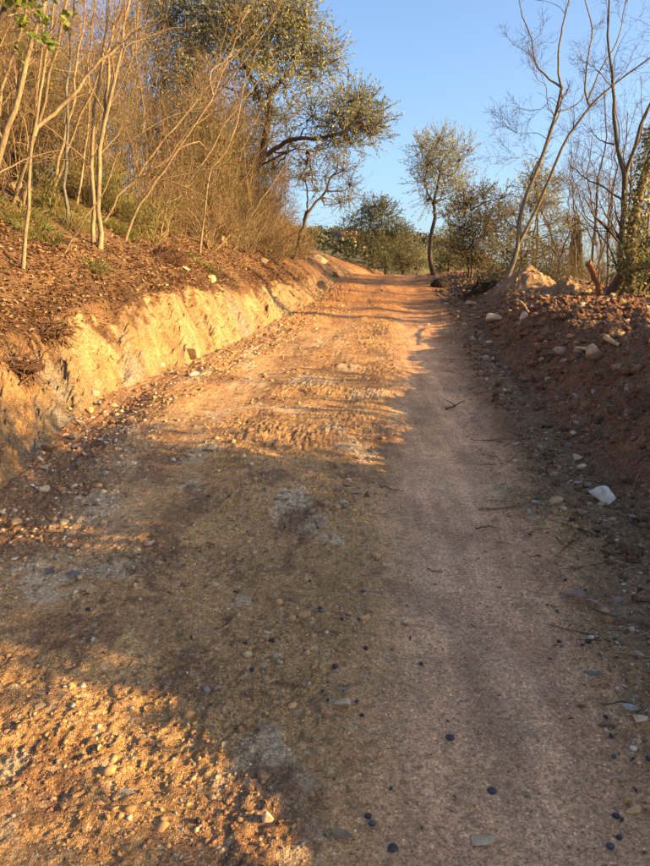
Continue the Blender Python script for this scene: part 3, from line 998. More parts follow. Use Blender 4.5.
sap('low stem arching over the uprooted clump', [(62, 250), (84, 220), (108, 185), (120, 150), (160, 120), (200, 112), (240, 104)], .011, .004, 20, 7.3, lv=LV2)
sap('leaf-bearing sapling at the top left corner', [(-40, 190), (-25, 100), (-10, 40), (4, 8), (14, -40), (20, -90)], .045, .02, 21, 5.6, bark=BARK_DARK, lv=LV2,
    leaf=dict(n=5, L=.07, W=.045, pal=[C(.17, .21, .03), C(.23, .25, .04), C(.12, .16, .03)]))

# the thicket: bare shrubs, six builds copied
rngT = np.random.default_rng(50)


def shrub_proto(seed, hgt, stems, spread, twig, lv, leafs=None, name='bare_shrub'):
    rng = np.random.default_rng(seed)
    pl = []
    for _ in range(stems):
        a = rng.uniform(0, 6.28); r = rng.uniform(0, .12)
        b = np.array([r * math.cos(a), r * math.sin(a), -.12]); a2 = rng.uniform(0, 6.28); sp = spread * rng.uniform(.2, 1)
        tip = np.array([sp * math.cos(a2), sp * math.sin(a2), hgt * rng.uniform(.6, 1.05)])
        m = b * .5 + tip * .5 + rng.normal(0, .25, 3) * np.array([1, 1, .2]); m[:2] *= .75
        pl.append(([b, m, tip], rng.uniform(.008, .018), .004))
    tr = trunk_of(pl, n=9, wob=.03, rng=rng)
    br = Pile(); cur = tr
    for l in lv:
        cur = grow(rng, cur[0], cur[1], **l)
        V, Fc = tubes(cur[0], cur[1], 3); br.add(V, Fc, twig * rng.uniform(.8, 1.2))
    cr = None
    if leafs:
        cr = Pile(); cr.add(*leaves_on(rng, cur[0], **leafs))
    pt = Pile(); V, Fc = tubes(tr[0], tr[1], 5); pt.add(V, Fc, twig)
    return dict(trunk=pt.mesh('stems', M_BARK, True), branches=br.mesh('branches', M_TWIG, True), crown=cr.mesh('crown', M_LEAF) if cr else None)


def put_shrub(pr, name, label, cat, group, loc, rz, sc):
    t = thing(name, label, cat, group, loc, (0, 0, rz), sc)
    obj('stems', pr['trunk'], t); obj('branches', pr['branches'], t)
    if pr['crown']: obj('crown', pr['crown'], t)
    return t


LS = [dict(n=8, t0=.05, t1=.98, L=.95, ang=(.7, .35), Pn=6, up=.04, ratio=.6, rmin=.0022, wig=.32), dict(n=8, t0=.1, t1=1, L=.48, ang=(.8, .3), Pn=4, ratio=.7, rmin=.0018, wig=.35)]
protos = [shrub_proto(60 + i, 2.9 + .3 * (i % 3), 8, 1.0, [TWIG_TAN, TWIG_TAN * .8, TWIG_BROWN * 1.3][i % 3], LS,
                      dict(n=3, L=.05, W=.024, pal=[C(.20, .20, .055), C(.13, .145, .04), C(.27, .23, .08), C(.30, .19, .08)]) if i % 2 else None) for i in range(6)]
brush = [shrub_proto(80 + i, 1.0, 16, .8, TWIG_TAN * 1.05, [dict(n=8, t0=.1, t1=1, L=.5, ang=(.5, .2), Pn=5, up=-.03, ratio=.6, rmin=.0017), dict(n=6, t0=.1, t1=1, L=.22, Pn=4, ratio=.7, rmin=.0014)],
                     dict(n=1, L=.035, W=.012, pal=DRYPAL)) for i in range(2)]
greens = [shrub_proto(90 + i, .75, 14, .55, C(.17, .14, .05), [dict(n=7, t0=.1, t1=1, L=.35, ang=(.6, .2), Pn=4, up=.05, ratio=.6, rmin=.0016), dict(n=7, t0=.1, t1=1, L=.14, Pn=3, ratio=.7, rmin=.0012)],
                      dict(n=3, L=.035, W=.008, pal=[C(.18, .165, .045), C(.25, .21, .07), C(.14, .135, .04)])) for i in range(2)]

k = 0
for i in range(1400):
    y = rngT.uniform(5.0, 20.5); s = rngT.uniform(1.75, 7.5) if y < 11 else rngT.uniform(1.3, 6.0)
    x = xl(y) - s
    if x / y < -.68 or k >= 118: continue
    if s < 2.4 and y < 13 and rngT.random() < .6: continue
    u = 325 + F * x / y
    where = ('at the left edge behind the stout sapling' if u < 35 else 'around the dark grey pole' if u < 85 else 'behind the pale sapling pair' if u < 140 else 'behind the slanting stem' if u < 190
             else 'behind the thin crooked stem' if u < 222 else 'around the big olive trunk' if u < 262 else 'right of the big olive trunk')
    depth = 'front' if s < 3 else 'middle' if s < 4.8 else 'back'
    if 100 < u < 205 and (s > 3.9 or rngT.random() < .35): continue
    g = ground(x, y)
    sc = rngT.uniform(.7, 1.2) * (1.0 if s > 2.6 else .6 if y < 13 else .85) * float(np.interp(y, [5, 15, 20.5], [1, 1.1, .7]))
    put_shrub(protos[k % 6], 'bare_shrub', '%s bare shrub %s, in the %s row' % ('tall' if sc > .95 else 'low', where, depth), 'shrub', 'bare shrubs of the thicket on the left bank', g, rngT.uniform(0, 6.28), sc)
    k += 1
sp_protos = []
for i in range(4):
    rng = np.random.default_rng(120 + i)
    tp = np.array([rng.uniform(-.6, .9), rng.uniform(-.5, .5), rng.uniform(3.0, 4.2)])
    tr = trunk_of([([np.array([0, 0, -.15]), tp * .35 + rng.normal(0, .08, 3), tp * .7 + rng.normal(0, .12, 3), tp], .021, .006)], wob=.012, rng=rng)
    br = Pile(); cur = tr
    for l in LV2:
        cur = grow(rng, cur[0], cur[1], **l); V, Fc = tubes(cur[0], cur[1], 3); br.add(V, Fc, TWIG_TAN)
    pt = Pile(); V, Fc = tubes(tr[0], tr[1], 7); pt.add(V, Fc, BARK_TAN * rng.uniform(.7, 1.15))
    sp_protos.append((pt.mesh('trunk', M_BARK, True), br.mesh('branches', M_TWIG, True)))
for i, (px, py, tilt) in enumerate([(112, 210, .5), (135, 208, .7), (150, 205, .25), (160, 215, .55), (172, 210, -.1), (182, 212, .45), (190, 208, .1), (76, 205, .1), (45, 208, .3), (30, 205, .15), (10, 205, .25), (212, 218, .3), (235, 225, .4), (118, 200, .05), (142, 200, -.15), (205, 212, .6)]):
    g = G(px, py, 12.5 if px < 170 else 14)
    t = thing('sapling', 'thin bare stem %s, %s from the left among the thin stems' % ('leaning far right' if tilt > .4 else 'leaning a little right' if tilt > .12 else 'standing upright', ['eighth', 'tenth', 'twelfth', 'thirteenth', 'fourteenth', 'fifteenth', 'sixteenth', 'fourth', 'third', 'second', 'first', 'eighteenth', 'nineteenth', 'ninth', 'eleventh', 'seventeenth'][i]), 'sapling', gS, g, (0, tilt, rngT.uniform(-.4, .4)), rngT.uniform(.8, 1.15))
    obj('trunk', sp_protos[i % 4][0], t); obj('branches', sp_protos[i % 4][1], t)
for i in range(20):
    y = rngT.uniform(10, 20); s = rngT.uniform(1.3, 2.5) if y < 15 else rngT.uniform(1.0, 2.0)
    g = ground(xl(y) - s, y)
    u = 325 + F * g[0] / y
    put_shrub(brush[i % 2], 'dry_brush', 'low yellow-brown dry brush %s' % beside(g), 'brush', 'dry brush along the bank top', g, rngT.uniform(0, 6.28), rngT.uniform(.6, 1.1))
for i, (px, py, sc, lab) in enumerate([(110, 212, .9, 'feathery green shrub under the pale saplings'), (85, 205, .8, 'feathery green shrub left of the pale saplings'),
                                       (128, 218, .7, 'feathery green shrub at the foot of the slanting stem'), (50, 212, .7, 'feathery green shrub behind the slim forked stem'),
                                       (150, 200, .8, 'feathery green shrub behind the slanting stem')]):
    put_shrub(greens[i % 2], 'green_shrub', lab, 'shrub', 'feathery green shrubs on the bank', G(px, py, 10), i * 1.3, sc)


# ------------------------------------------------------------------ leafy trees
def clump_tree(label, group, seed, trunks, bark, clumps, pal, sprigs=90, leaf=(.06, .014), nl=12, name='olive_tree', link=True, splen=.38, twig=BARK_DARK * 1.3, cat='tree', bare=0, flat=.8):
    """clumps: (centre, radius) in metres; twigs carry the leaves, limbs link trunk and clumps"""
    rng = np.random.default_rng(seed)
    tr = trunk_of(trunks, wob=.015, rng=rng)
    b = tr[0][0, 0]
    br, cr = Pile(), Pile()
    allp = tr[0].reshape(-1, 3)
    up = allp[allp[:, 2] > b[2] + .35 * (allp[:, 2].max() - b[2])] if link else allp
    limbs = []
    for c, r in clumps:
        c = np.asarray(c)
        if link:
            dd = np.linalg.norm(up - c, axis=1) + .8 * np.maximum(up[:, 2] - c[2] + .2, 0)
            a = up[np.argmin(dd)]
            m = (a + c) * .5 + rng.normal(0, .10, 3); m[2] -= .06 * np.linalg.norm(c - a)
            limbs.append(([a, m, c], .02 + .012 * r, .008))
        n = int(sprigs * (r / .4) ** 1.6 * rng.uniform(.55, 1.35))
        o = rand_dirs(rng, n) * (rng.random((n, 1)) ** .45) * r * np.array([1, 1, flat])
        p0 = c + o
        d = norm(norm(o) * .6 + .5 * rand_dirs(rng, n) + np.array([0, 0, .25]))
        pts = [p0]; q = p0
        for _ in range(3):
            d = norm(d + .2 * rng.normal(size=(n, 3))); q = q + d * (splen / 3 * rng.uniform(.6, 1.2, n))[:, None]; pts.append(q)
        sp = np.stack(pts, 1)
        V, Fc = tubes(sp, np.broadcast_to(np.linspace(.004, .0016, 4), (n, 4)).copy(), 3); br.add(V, Fc, twig)
        # twigs from the clump's heart out to its sprigs
        mth = min(n, 26)
        w = np.stack([np.broadcast_to(c, (mth, 3)), (c + p0[:mth]) * .5 + rng.normal(0, .04, (mth, 3)), p0[:mth]], 1)
        V, Fc = tubes(w, np.broadcast_to(np.linspace(.009, .004, 3), (mth, 3)).copy(), 3); br.add(V, Fc, twig)
        cr.add(*leaves_on(rng, sp, nl, leaf[0], leaf[1], pal, 0.0, .75))
    if limbs:
        lt = trunk_of(limbs, n=8, wob=.02, rng=rng)
        V, Fc = tubes(lt[0], lt[1], 5); br.add(V, Fc, bark * 1.1)
        if bare:
            cur = grow(rng, lt[0], lt[1], n=bare, t0=.2, t1=1, L=.7, Pn=5, ratio=.5)
            V, Fc = tubes(cur[0], cur[1], 3); br.add(V, Fc, twig)
            cur = grow(rng, cur[0], cur[1], n=4, t0=.2, t1=1, L=.3, Pn=4, ratio=.6)
            V, Fc = tubes(cur[0], cur[1], 3); br.add(V, Fc, twig)
    return build(name, label, cat, group, b, tr, bark, crown=cr, branch=br)


def pc(lst, Y, rng, dep=.7):
    return [(P(a + rng.uniform(-3, 3), b + rng.uniform(-3, 3), Y + rng.uniform(-dep, dep)), r / F * Y * rng.uniform(.72, 1.15)) for a, b, r in lst]


rq = np.random.default_rng(5)
gO = 'olive trees beside the track'
Yo = 14.6
bo = P(221, 212, Yo); bo[2] = ground(bo[0], bo[1])[2] - .1
clump_tree('big olive with a dark leaning trunk overhanging the bank', gO, 31,
           [([bo, P(228, 198, Yo), P(245, 180, Yo), P(262, 155, Yo - .1), P(268, 120, Yo - .1), P(272, 88, Yo)], .13, .05),
            ([P(262, 158, Yo), P(290, 140, Yo - .3), P(318, 138, Yo - .5), P(345, 132, Yo - .6), P(362, 124, Yo - .6)], .055, .02),
            ([P(268, 118, Yo), P(255, 85, Yo + .3), P(240, 55, Yo + .4), P(232, 20, Yo + .5), P(225, -20, Yo + .5)], .05, .02),
            ([P(270, 95, Yo), P(290, 70, Yo - .1), P(305, 40, Yo), P(300, 10, Yo)], .045, .02)],
           BARK_DARK, pc([(272, 28, 30), (300, 22, 22), (298, 55, 26), (318, 50, 20), (332, 62, 14), (312, 78, 18), (285, 85, 22), (262, 60, 26), (240, 50, 24), (222, 25, 24), (245, 15, 24), (205, 50, 18), (272, -5, 30), (210, -5, 28), (312, 118, 12), (335, 112, 14), (352, 100, 14),
                          (345, 125, 16), (362, 112, 15), (366, 132, 14), (374, 122, 9), (334, 138, 10), (352, 142, 10), (252, 100, 14), (185, 12, 20), (190, 70, 14), (170, 25, 16), (258, 120, 10)], Yo, rq), OLIVE, sprigs=140, bare=5, leaf=(.07, .021), splen=.5)
Yq = 16.6
bq = P(205, 205, Yq); bq[2] = ground(bq[0], bq[1])[2] - .1
clump_tree('second olive filling the thicket left of the big olive trunk', gO, 35,
           [([bq, P(207, 170, Yq), P(200, 130, Yq), P(205, 80, Yq), P(190, 30, Yq)], .07, .03), ([P(204, 150, Yq), P(225, 120, Yq), P(240, 100, Yq)], .035, .015), ([bq, P(225, 190, Yq), P(262, 165, Yq - .3), P(296, 150, Yq - .5), P(315, 152, Yq - .5)], .045, .015)],
           BARK_DARK, pc([(222, 78, 13), (200, 100, 12), (238, 122, 12), (285, 118, 12), (290, 145, 11), (215, 135, 12), (306, 160, 11), (190, 45, 14), (178, 80, 10), (165, 5, 16), (150, 45, 12), (150, 10, 14), (245, 145, 10), (262, 138, 10), (318, 150, 9), (275, 165, 10), (130, 25, 12), (232, 160, 9), (298, 180, 9), (315, 190, 8), (165, 60, 9)], Yq, rq, .9),
           [C(.20, .19, .065), C(.15, .15, .05), C(.28, .25, .10)], sprigs=110, bare=4, twig=TWIG_BROWN, leaf=(.06, .018))
Y2 = 17.5
b2 = P(292, 240, Y2); b2[2] = ground(b2[0], b2[1])[2] - .1
clump_tree('thin sparse olive behind the big one with pale leaves', gO, 32,
           [([b2, P(306, 218, Y2), P(324, 192, Y2), P(338, 165, Y2)], .05, .02), ([P(304, 222, Y2), P(308, 200, Y2), P(305, 175, Y2)], .03, .012)],
           BARK_DARK * 1.4, pc([(342, 172, 12), (352, 182, 10), (335, 158, 10), (348, 196, 10), (325, 175, 9), (308, 172, 9), (340, 205, 7)], Y2, rq), [C(.24, .23, .11), C(.28, .26, .15), C(.18, .18, .08)], sprigs=85, bare=3)
Y3 = 21.5
b3 = P(434, 282, Y3); b3[2] = ground(b3[0], b3[1])[2] - .08
clump_tree('slender olive with a bare curved trunk standing by the crest', gO, 33,
           [([b3, P(430, 258, Y3), P(431, 235, Y3), P(435, 215, Y3), P(434, 200, Y3), P(440, 175, Y3)], .085, .035), ([P(434, 205, Y3), P(425, 185, Y3), P(428, 165, Y3)], .035, .015)],
           BARK_DARK * 1.2, pc([(432, 150, 14), (450, 150, 14), (442, 142, 10), (460, 160, 11), (425, 165, 12), (440, 170, 17), (457, 178, 12), (424, 183, 10), (445, 192, 12), (462, 188, 8), (428, 200, 7), (422, 148, 7), (466, 150, 5)], Y3, rq, 1.0), OLIVE, sprigs=95, leaf=(.07, .021), splen=.62, bare=3)
# far olives beyond the crest
far = [('round dark olive just beyond the crest', 29.0, 372, 262, [(372, 205, 12), (360, 218, 14), (380, 215, 14), (352, 228, 12), (372, 232, 18), (392, 232, 16), (400, 240, 12), (362, 245, 12), (385, 248, 16), (347, 240, 8), (378, 222, 16), (404, 228, 6)], [C(.11, .115, .045), C(.08, .085, .032), C(.15, .145, .065)]),
       ('low grey-green bush right of the round dark olive', 31.0, 402, 268, [(398, 258, 12), (408, 252, 10), (412, 262, 12), (390, 262, 10), (403, 266, 10)], [C(.13, .125, .05), C(.09, .09, .035), C(.17, .155, .07)]),
       ('bush in front of the far hill', 36.0, 416, 268, [(418, 255, 9), (424, 262, 10), (412, 266, 9), (428, 268, 8)], OLIVE),
       ('small bush below the round dark olive', 28.0, 384, 270, [(380, 264, 9), (392, 268, 8), (368, 262, 7)], GREEN)]
for lab, Y, bx, by, cl, pal in far:
    b = P(bx, by, Y); b[2] = min(b[2], zland(b[0], b[1]))
    tops = P(bx, by - 22, Y)
    clump_tree(lab, 'trees beyond the crest', int(Y * 10), [([b - [0, 0, .2], b * .5 + tops * .5 + [.1, 0, 0], tops], .09, .03), ([b * .6 + tops * .4, tops + [-.3, 0, .1]], .05, .02)],
               BARK_DARK, pc(cl, Y, rq, .8), pal, sprigs=85, leaf=(.085, .026), splen=.45)

# shrubs and trees behind the berm on the right
gR = 'trees and shrubs beyond the berm'
bush = [('golden olive bush between the slender olive and leaning tree', 18.5, 470, 285, [(470, 205, 12), (485, 215, 14), (462, 225, 14), (478, 238, 15), (495, 232, 14), (458, 250, 11), (470, 262, 12), (488, 258, 14), (505, 215, 9), (500, 200, 7), (483, 198, 8)], [C(.20, .155, .06), C(.16, .14, .055), C(.25, .19, .08), C(.12, .11, .045)]),
        ('golden bush right behind the leaning trunk', 19.5, 520, 285, [(515, 215, 10), (520, 235, 12), (508, 250, 12), (530, 250, 14), (545, 258, 12), (518, 265, 12), (500, 270, 10), (535, 275, 11), (553, 248, 8)], [C(.20, .155, .06), C(.16, .14, .055), C(.13, .12, .045)]),
        ('pale olive top showing behind the twin stems', 21.0, 535, 285, [(535, 178, 9), (545, 188, 9), (528, 190, 8), (540, 202, 9), (550, 205, 6), (532, 208, 8), (555, 222, 9), (570, 225, 7)], OLIVE),
        ('dense dark bush under the slender olive', 23.0, 448, 284, [(448, 215, 10), (456, 230, 12), (446, 245, 12), (456, 262, 12), (444, 265, 10), (462, 210, 8)], OLIVE + GREEN),
        ('green shrub low behind the berm on the right', 20.0, 560, 305, [(555, 275, 12), (575, 280, 12), (590, 285, 10), (566, 265, 8), (545, 285, 9)], [C(.15, .14, .05), C(.1, .11, .04), C(.18, .14, .06)]),
        ('yellowish shrub below the cypress', 24.0, 600, 310, [(600, 275, 9), (612, 285, 10), (590, 270, 7), (625, 290, 10)], [C(.18, .15, .06), C(.12, .12, .05)]),
        ('dark ivy-green shrub at the right edge', 11.5, 648, 310, [(640, 272, 12), (652, 262, 14), (648, 285, 14), (662, 275, 16), (655, 298, 14)], [C(.05, .065, .02), C(.07, .085, .025)])]
for lab, Y, bx, by, cl, pal in bush:
    b = P(bx, by, Y); b[2] = zland(b[0], b[1]) - .15
    t1, t2 = P(cl[0][0], cl[0][1], Y), P(cl[3][0], cl[3][1], Y)
    clump_tree(lab, gR, int(Y * 10) + bx, [([b, (b + t1) * .5 + [.1, .1, 0], t1], .05, .015), ([b, (b + t2) * .5 + [-.15, 0, 0], t2], .045, .012)], BARK_DARK * 1.3, pc(cl, Y, rq, .9), pal,
               sprigs=135, nl=10, leaf=(.075, .024), bare=5, twig=TWIG_BROWN, name='bush', cat='bush', splen=.45)

# leaning twin-stemmed tree
Yl = 13.6
lean = [([(498, 303), (503, 290), (511, 268), (519, 243), (518, 226), (526, 196), (540, 163), (552, 128), (558, 108), (562, 88)], .085, .045, 0),
        ([(519, 243), (528, 226), (545, 190), (560, 152), (574, 128), (590, 107), (605, 92), (625, 76), (650, 58)], .055, .020, -.6),
        ([(562, 88), (548, 78), (536, 64), (532, 40), (522, 15), (518, -15)], .030, .010, .3),
        ([(562, 90), (558, 68), (560, 40), (565, 15), (571, -10), (575, -50)], .034, .012, -.2),
        ([(590, 107), (585, 92), (588, 60), (592, 30), (585, 0), (590, -40)], .030, .010, .4),
        ([(588, 100), (600, 70), (618, 40), (625, 5), (640, -30)], .024, .008, -.3),
        ([(558, 112), (570, 108), (582, 98), (586, 80), (580, 50)], .02, .007, .3),
        ([(556, 118), (548, 105), (546, 85), (538, 80), (530, 60)], .014, .005, -.2),
        ([(548, 140), (535, 133), (522, 134), (510, 130)], .011, .004, .2),
        ([(541, 160), (528, 154), (518, 158), (512, 152)], .011, .004, -.2),
        ([(521, 238), (535, 240), (552, 232), (570, 226), (585, 215)], .022, .006, .4),
        ([(521, 240), (545, 238), (565, 240), (580, 232)], .016, .005, -.3),
        ([(560, 105), (550, 98), (543, 108), (528, 112)], .010, .004, .1)]
lean = [(a, r0 * .68, r1 * .66, dy) for a, r0, r1, dy in lean]
bare_tree('leaning twin-stemmed bare tree rooted at the rubble heap', gR, lean, Yl, C(.19, .155, .10), C(.075, .05, .035),
          [dict(n=6, t0=.35, t1=1, L=.75, ang=(.6, .2), Pn=6, up=.05, ratio=.5, rmin=.0035, short=.3), dict(n=5, t0=.15, t1=1, L=.4, ang=(.7, .2), Pn=5, ratio=.65, rmin=.0028), dict(n=4, t0=.2, t1=1, L=.17, ang=(.8, .2), Pn=3, ratio=.8, rmin=.0024)], 41)
# bare trees at the right edge
Yr = 12.0
bare_tree('upright bare tree forking at half height on the right', gR,
          [([(624, 312), (621, 280), (622, 240), (624, 205), (625, 175)], .07, .05, 0),
           ([(625, 175), (618, 150), (614, 120), (613, 80), (608, 40), (610, -20)], .038, .012, .3), ([(625, 176), (634, 150), (640, 128), (650, 105), (665, 70), (672, 20)], .036, .012, -.3),
           ([(622, 200), (600, 185), (588, 180), (570, 165)], .02, .006, .3), ([(621, 245), (605, 225), (594, 215), (582, 190)], .022, .006, -.4), ([(614, 145), (600, 140), (590, 128)], .014, .005, .2), ([(617, 270), (608, 245), (590, 225), (575, 205)], .018, .006, .4)],
          Yr, C(.11, .085, .052), C(.075, .05, .035), [dict(n=7, t0=.2, t1=1, L=.9, ang=(.7, .2), Pn=6, up=.06, ratio=.5, rmin=.003, short=.3), dict(n=6, t0=.15, t1=1, L=.45, Pn=5, ratio=.65, rmin=.0025), dict(n=4, t0=.2, t1=1, L=.2, Pn=3, ratio=.8, rmin=.002)], 42)
bare_tree('thin bare tree behind the forked one on the right', gR,
          [([(597, 305), (592, 260), (596, 220), (598, 180), (606, 140), (604, 90)], .035, .01, 0), ([(555, 300), (560, 260), (570, 230), (578, 205)], .03, .008, .4), ([(596, 225), (585, 215), (578, 190), (570, 175)], .015, .005, 0)],
          15.5, C(.12, .085, .06), C(.11, .075, .055), [dict(n=8, t0=.2, t1=1, L=.9, ang=(.7, .2), Pn=6, up=.06, ratio=.5, rmin=.003), dict(n=6, t0=.15, t1=1, L=.45, Pn=5, ratio=.65, rmin=.0025), dict(n=4, t0=.2, t1=1, L=.2, Pn=3, ratio=.8, rmin=.002)], 43)
bare_tree('thick brown trunk leaning out at the right edge', gR,
          [([(606, 306), (612, 292), (628, 268), (645, 248), (668, 225), (690, 190)], .10, .075, -.5), ([(628, 312), (642, 290), (660, 268)], .07, .06, -.3)], 11.2, C(.13, .08, .05), TWIG_BROWN * .8,
          [dict(n=4, t0=.3, t1=1, L=.6, Pn=5, ratio=.2, rmin=.003), dict(n=4, t0=.15, t1=1, L=.3, Pn=4, ratio=.65, rmin=.0025)], 44)
# slim bare stems and shrubs tangled behind the berm on the right
tang = []
for i in range(3):
    rng = np.random.default_rng(140 + i)
    tp = np.array([rng.uniform(-.7, .7), rng.uniform(-.5, .5), rng.uniform(3.6, 4.6)])
    tr = trunk_of([([np.array([0, 0, -.2]), tp * .35 + rng.normal(0, .1, 3), tp * .7 + rng.normal(0, .15, 3), tp], .03, .008), ([tp * .3, tp * .55 + rng.normal(0, .3, 3), tp * .75 + rng.normal(0, .6, 3)], .018, .005)], wob=.02, rng=rng)
    br = Pile(); cur = tr
    for l in [dict(n=9, t0=.2, t1=1, L=1.1, ang=(.7, .2), Pn=6, up=.06, ratio=.5, rmin=.0032), dict(n=6, t0=.15, t1=1, L=.5, Pn=5, ratio=.65, rmin=.0026), dict(n=3, t0=.2, t1=1, L=.22, Pn=3, ratio=.8, rmin=.002)]:
        cur = grow(rng, cur[0], cur[1], **l); V, Fc = tubes(cur[0], cur[1], 3); br.add(V, Fc, C(.10, .068, .045))
    pt = Pile(); V, Fc = tubes(tr[0], tr[1], 7); pt.add(V, Fc, C(.13, .095, .06))
    tang.append((pt.mesh('trunk', M_BARK, True), br.mesh('branches', M_TWIG, True)))
ORD = ['first', 'second', 'third', 'fourth', 'fifth', 'sixth', 'seventh', 'eighth', 'ninth', 'tenth', 'eleventh', 'twelfth', 'thirteenth', 'fourteenth']
rng = np.random.default_rng(150)
for i, (px, Y, sc) in enumerate([(548, 17.5, .75), (562, 16, .8), (574, 18, .9), (586, 14.5, .8), (598, 17, 1.0), (607, 13.5, .9), (616, 16, 1.1), (628, 14, 1.0), (637, 17, 1.2), (645, 12.5, 1.0), (653, 15, 1.2), (664, 13, 1.1)]):
    g = P(px, 300, Y); g[2] = zland(g[0], Y) - .1
    t = thing('bare_tree', 'slim dark bare tree in the tangle beyond the berm, %s from the left' % ORD[i], 'tree', gR, g, (0, rng.uniform(-.2, .25), rng.uniform(0, 6.28)), sc)
    obj('trunk', tang[i % 3][0], t); obj('branches', tang[i % 3][1], t)
for i, (px, Y, sc) in enumerate([(555, 15.5, .5), (572, 14.5, .45), (590, 15.5, .55), (604, 14.8, .5), (618, 13.2, .5), (634, 14.5, .6), (646, 12.8, .55), (655, 11.8, .5)]):
    g = P(px, 300, Y); g[2] = zland(g[0], Y) - .1
    put_shrub(protos[(i * 2 + 2) % 6], 'bare_shrub', 'low bare shrub in the tangle beyond the berm, %s from the left' % ORD[i], 'shrub', gR, g, i * 1.7, sc)
# ivy-clad trunk
rng = np.random.default_rng(45)
ivp = [([P(634, 312, 10.8), P(630, 275, 10.8), P(632, 240, 10.8), P(638, 200, 10.8), P(648, 165, 10.8), P(664, 120, 10.8)], .085, .06)]
tr = trunk_of(ivp, n=20)
cr = Pile()
q = tr[0][0][np.clip((rng.beta(.8, .8, 1900) * 19).astype(int), 1, 18)] + rng.normal(0, .05, (1900, 3)) * np.array([1, 1, 1.4])
o = rand_dirs(rng, 1900) * np.array([1, 1, .3]); o = norm(o)
p0 = q + o * rng.uniform(.09, .17, (1900, 1))
cols = np.array([C(.17, .17, .05), C(.24, .21, .07), C(.10, .12, .03), C(.28, .22, .09)])[rng.integers(4, size=1900)]
cr.add(*leaf_cards(p0, norm(o * .5 + rand_dirs(rng, 1900) - [0, 0, .4]), norm(o + .3 * rand_dirs(rng, 1900)), rng.uniform(.025, .085, 1900), rng.uniform(.02, .07, 1900), cols))
br = Pile(); cur = grow(rng, tr[0], tr[1], n=10, t0=.3, t1=1, L=.5, Pn=5, ratio=.12, rmin=.003); V, Fc = tubes(cur[0], cur[1], 3); br.add(V, Fc, TWIG_BROWN)
build('ivy_clad_tree', 'tree trunk wrapped in pale sunlit ivy at the right edge', 'tree', gR, tr[0][0, 0], tr, C(.16, .11, .06), crown=cr, branch=br)

# broken stake-like stump
rng = np.random.default_rng(46)
Yk = 11.6
tr = trunk_of([([P(602, 310, Yk), P(600, 292, Yk), P(595, 278, Yk), P(588, 262, Yk)], .062, .05)], n=10, ns=9, wob=.008)
tr[1][0] *= 1 + .12 * rng.normal(size=10)
k2 = thing('broken_stump', 'reddish broken tree stump leaning left beside the forked tree', 'stump', None, tr[0][0, 0])
V, Fc = tubes(tr[0], tr[1], 10)
capi = np.arange(90, 100); V = np.vstack([V, V[capi].mean(0) + [0, 0, .015]])
Fcap = np.array([[90 + i, 90 + (i + 1) % 10, 100] for i in range(10)])
jag = V.copy(); jag[90:100, 2] += rng.uniform(-.03, .03, 10)
pb = Pile(); pb.add(jag - tr[0][0, 0], Fc, C(.27, .115, .05)); obj('trunk', pb.mesh('trunk', M_BARK, True), k2)
pb = Pile(); pb.add(jag[90:] - tr[0][0, 0], Fcap - 90, C(.33, .18, .09)); obj('broken_end', pb.mesh('broken_end', M_BARK), k2)

# brush pile of olive prunings
Yb = 14.3
for lab, cl in [('heap of cut dark green olive branches behind the leaning trunk', [(530, 286, 12), (545, 288, 11), (517, 283, 11), (556, 291, 9), (538, 278, 8), (505, 287, 9)]), ('smaller heap of cut olive branches left of the leaning trunk', [(487, 290, 9), (475, 293, 8), (494, 285, 8), (464, 296, 6)])]:
    b = P(cl[0][0], 302, Yb); b[2] = ground(b[0], b[1])[2]
    tt = P(cl[0][0] - 8, cl[0][1], Yb)
    clump_tree(lab, 'heaps of olive prunings', 300 + len(cl), [([b + [.4, 0, .05], b + [0, .1, .2], tt + [-.3, 0, 0]], .03, .012)], BARK_DARK, pc(cl, Yb, rq, .4), [C(.045, .06, .035), C(.06, .075, .045), C(.09, .10, .07)], sprigs=190, name='brush_heap', cat='brush heap', link=True)

# cypress, far right
rng = np.random.default_rng(47)
Yc = 46.0
top = P(577, 220, Yc)
zb = zland(top[0] + .2, Yc) - .3
hh = top[2] - zb
n = 3800
tq = rng.random(n) ** .8
rad = np.interp(tq, [0, .15, .5, .85, 1], [.40, .55, .46, .22, .02])
aa = rng.uniform(0, 6.28, n); rr = rad * np.sqrt(rng.uniform(.35, 1.1, n))
p0 = np.stack([top[0] + .25 * (1 - tq) + rr * np.cos(aa), Yc + rr * np.sin(aa), zb + tq * hh], 1)
o = np.stack([np.cos(aa), np.sin(aa), 0 * aa], 1)
cols = np.array([C(.12, .10, .05), C(.16, .125, .06), C(.08, .08, .04)])[rng.integers(3, size=n)]
cr = Pile(); cr.add(*leaf_cards(p0, norm(o * .4 + [0, 0, 1.] + .3 * rand_dirs(rng, n)), norm(o + .4 * rand_dirs(rng, n)), rng.uniform(.2, .4, n), rng.uniform(.08, .14, n), cols))
tr = trunk_of([([np.array([top[0] + .25, Yc, zb]), np.array([top[0] + .1, Yc, zb + hh * .5]), np.array([top[0], Yc, zb + hh * .9])], .14, .03)])
build('cypress_tree', 'narrow cypress standing far behind the bare branches', 'tree', gR, tr[0][0, 0], tr, BARK_DARK, crown=cr)

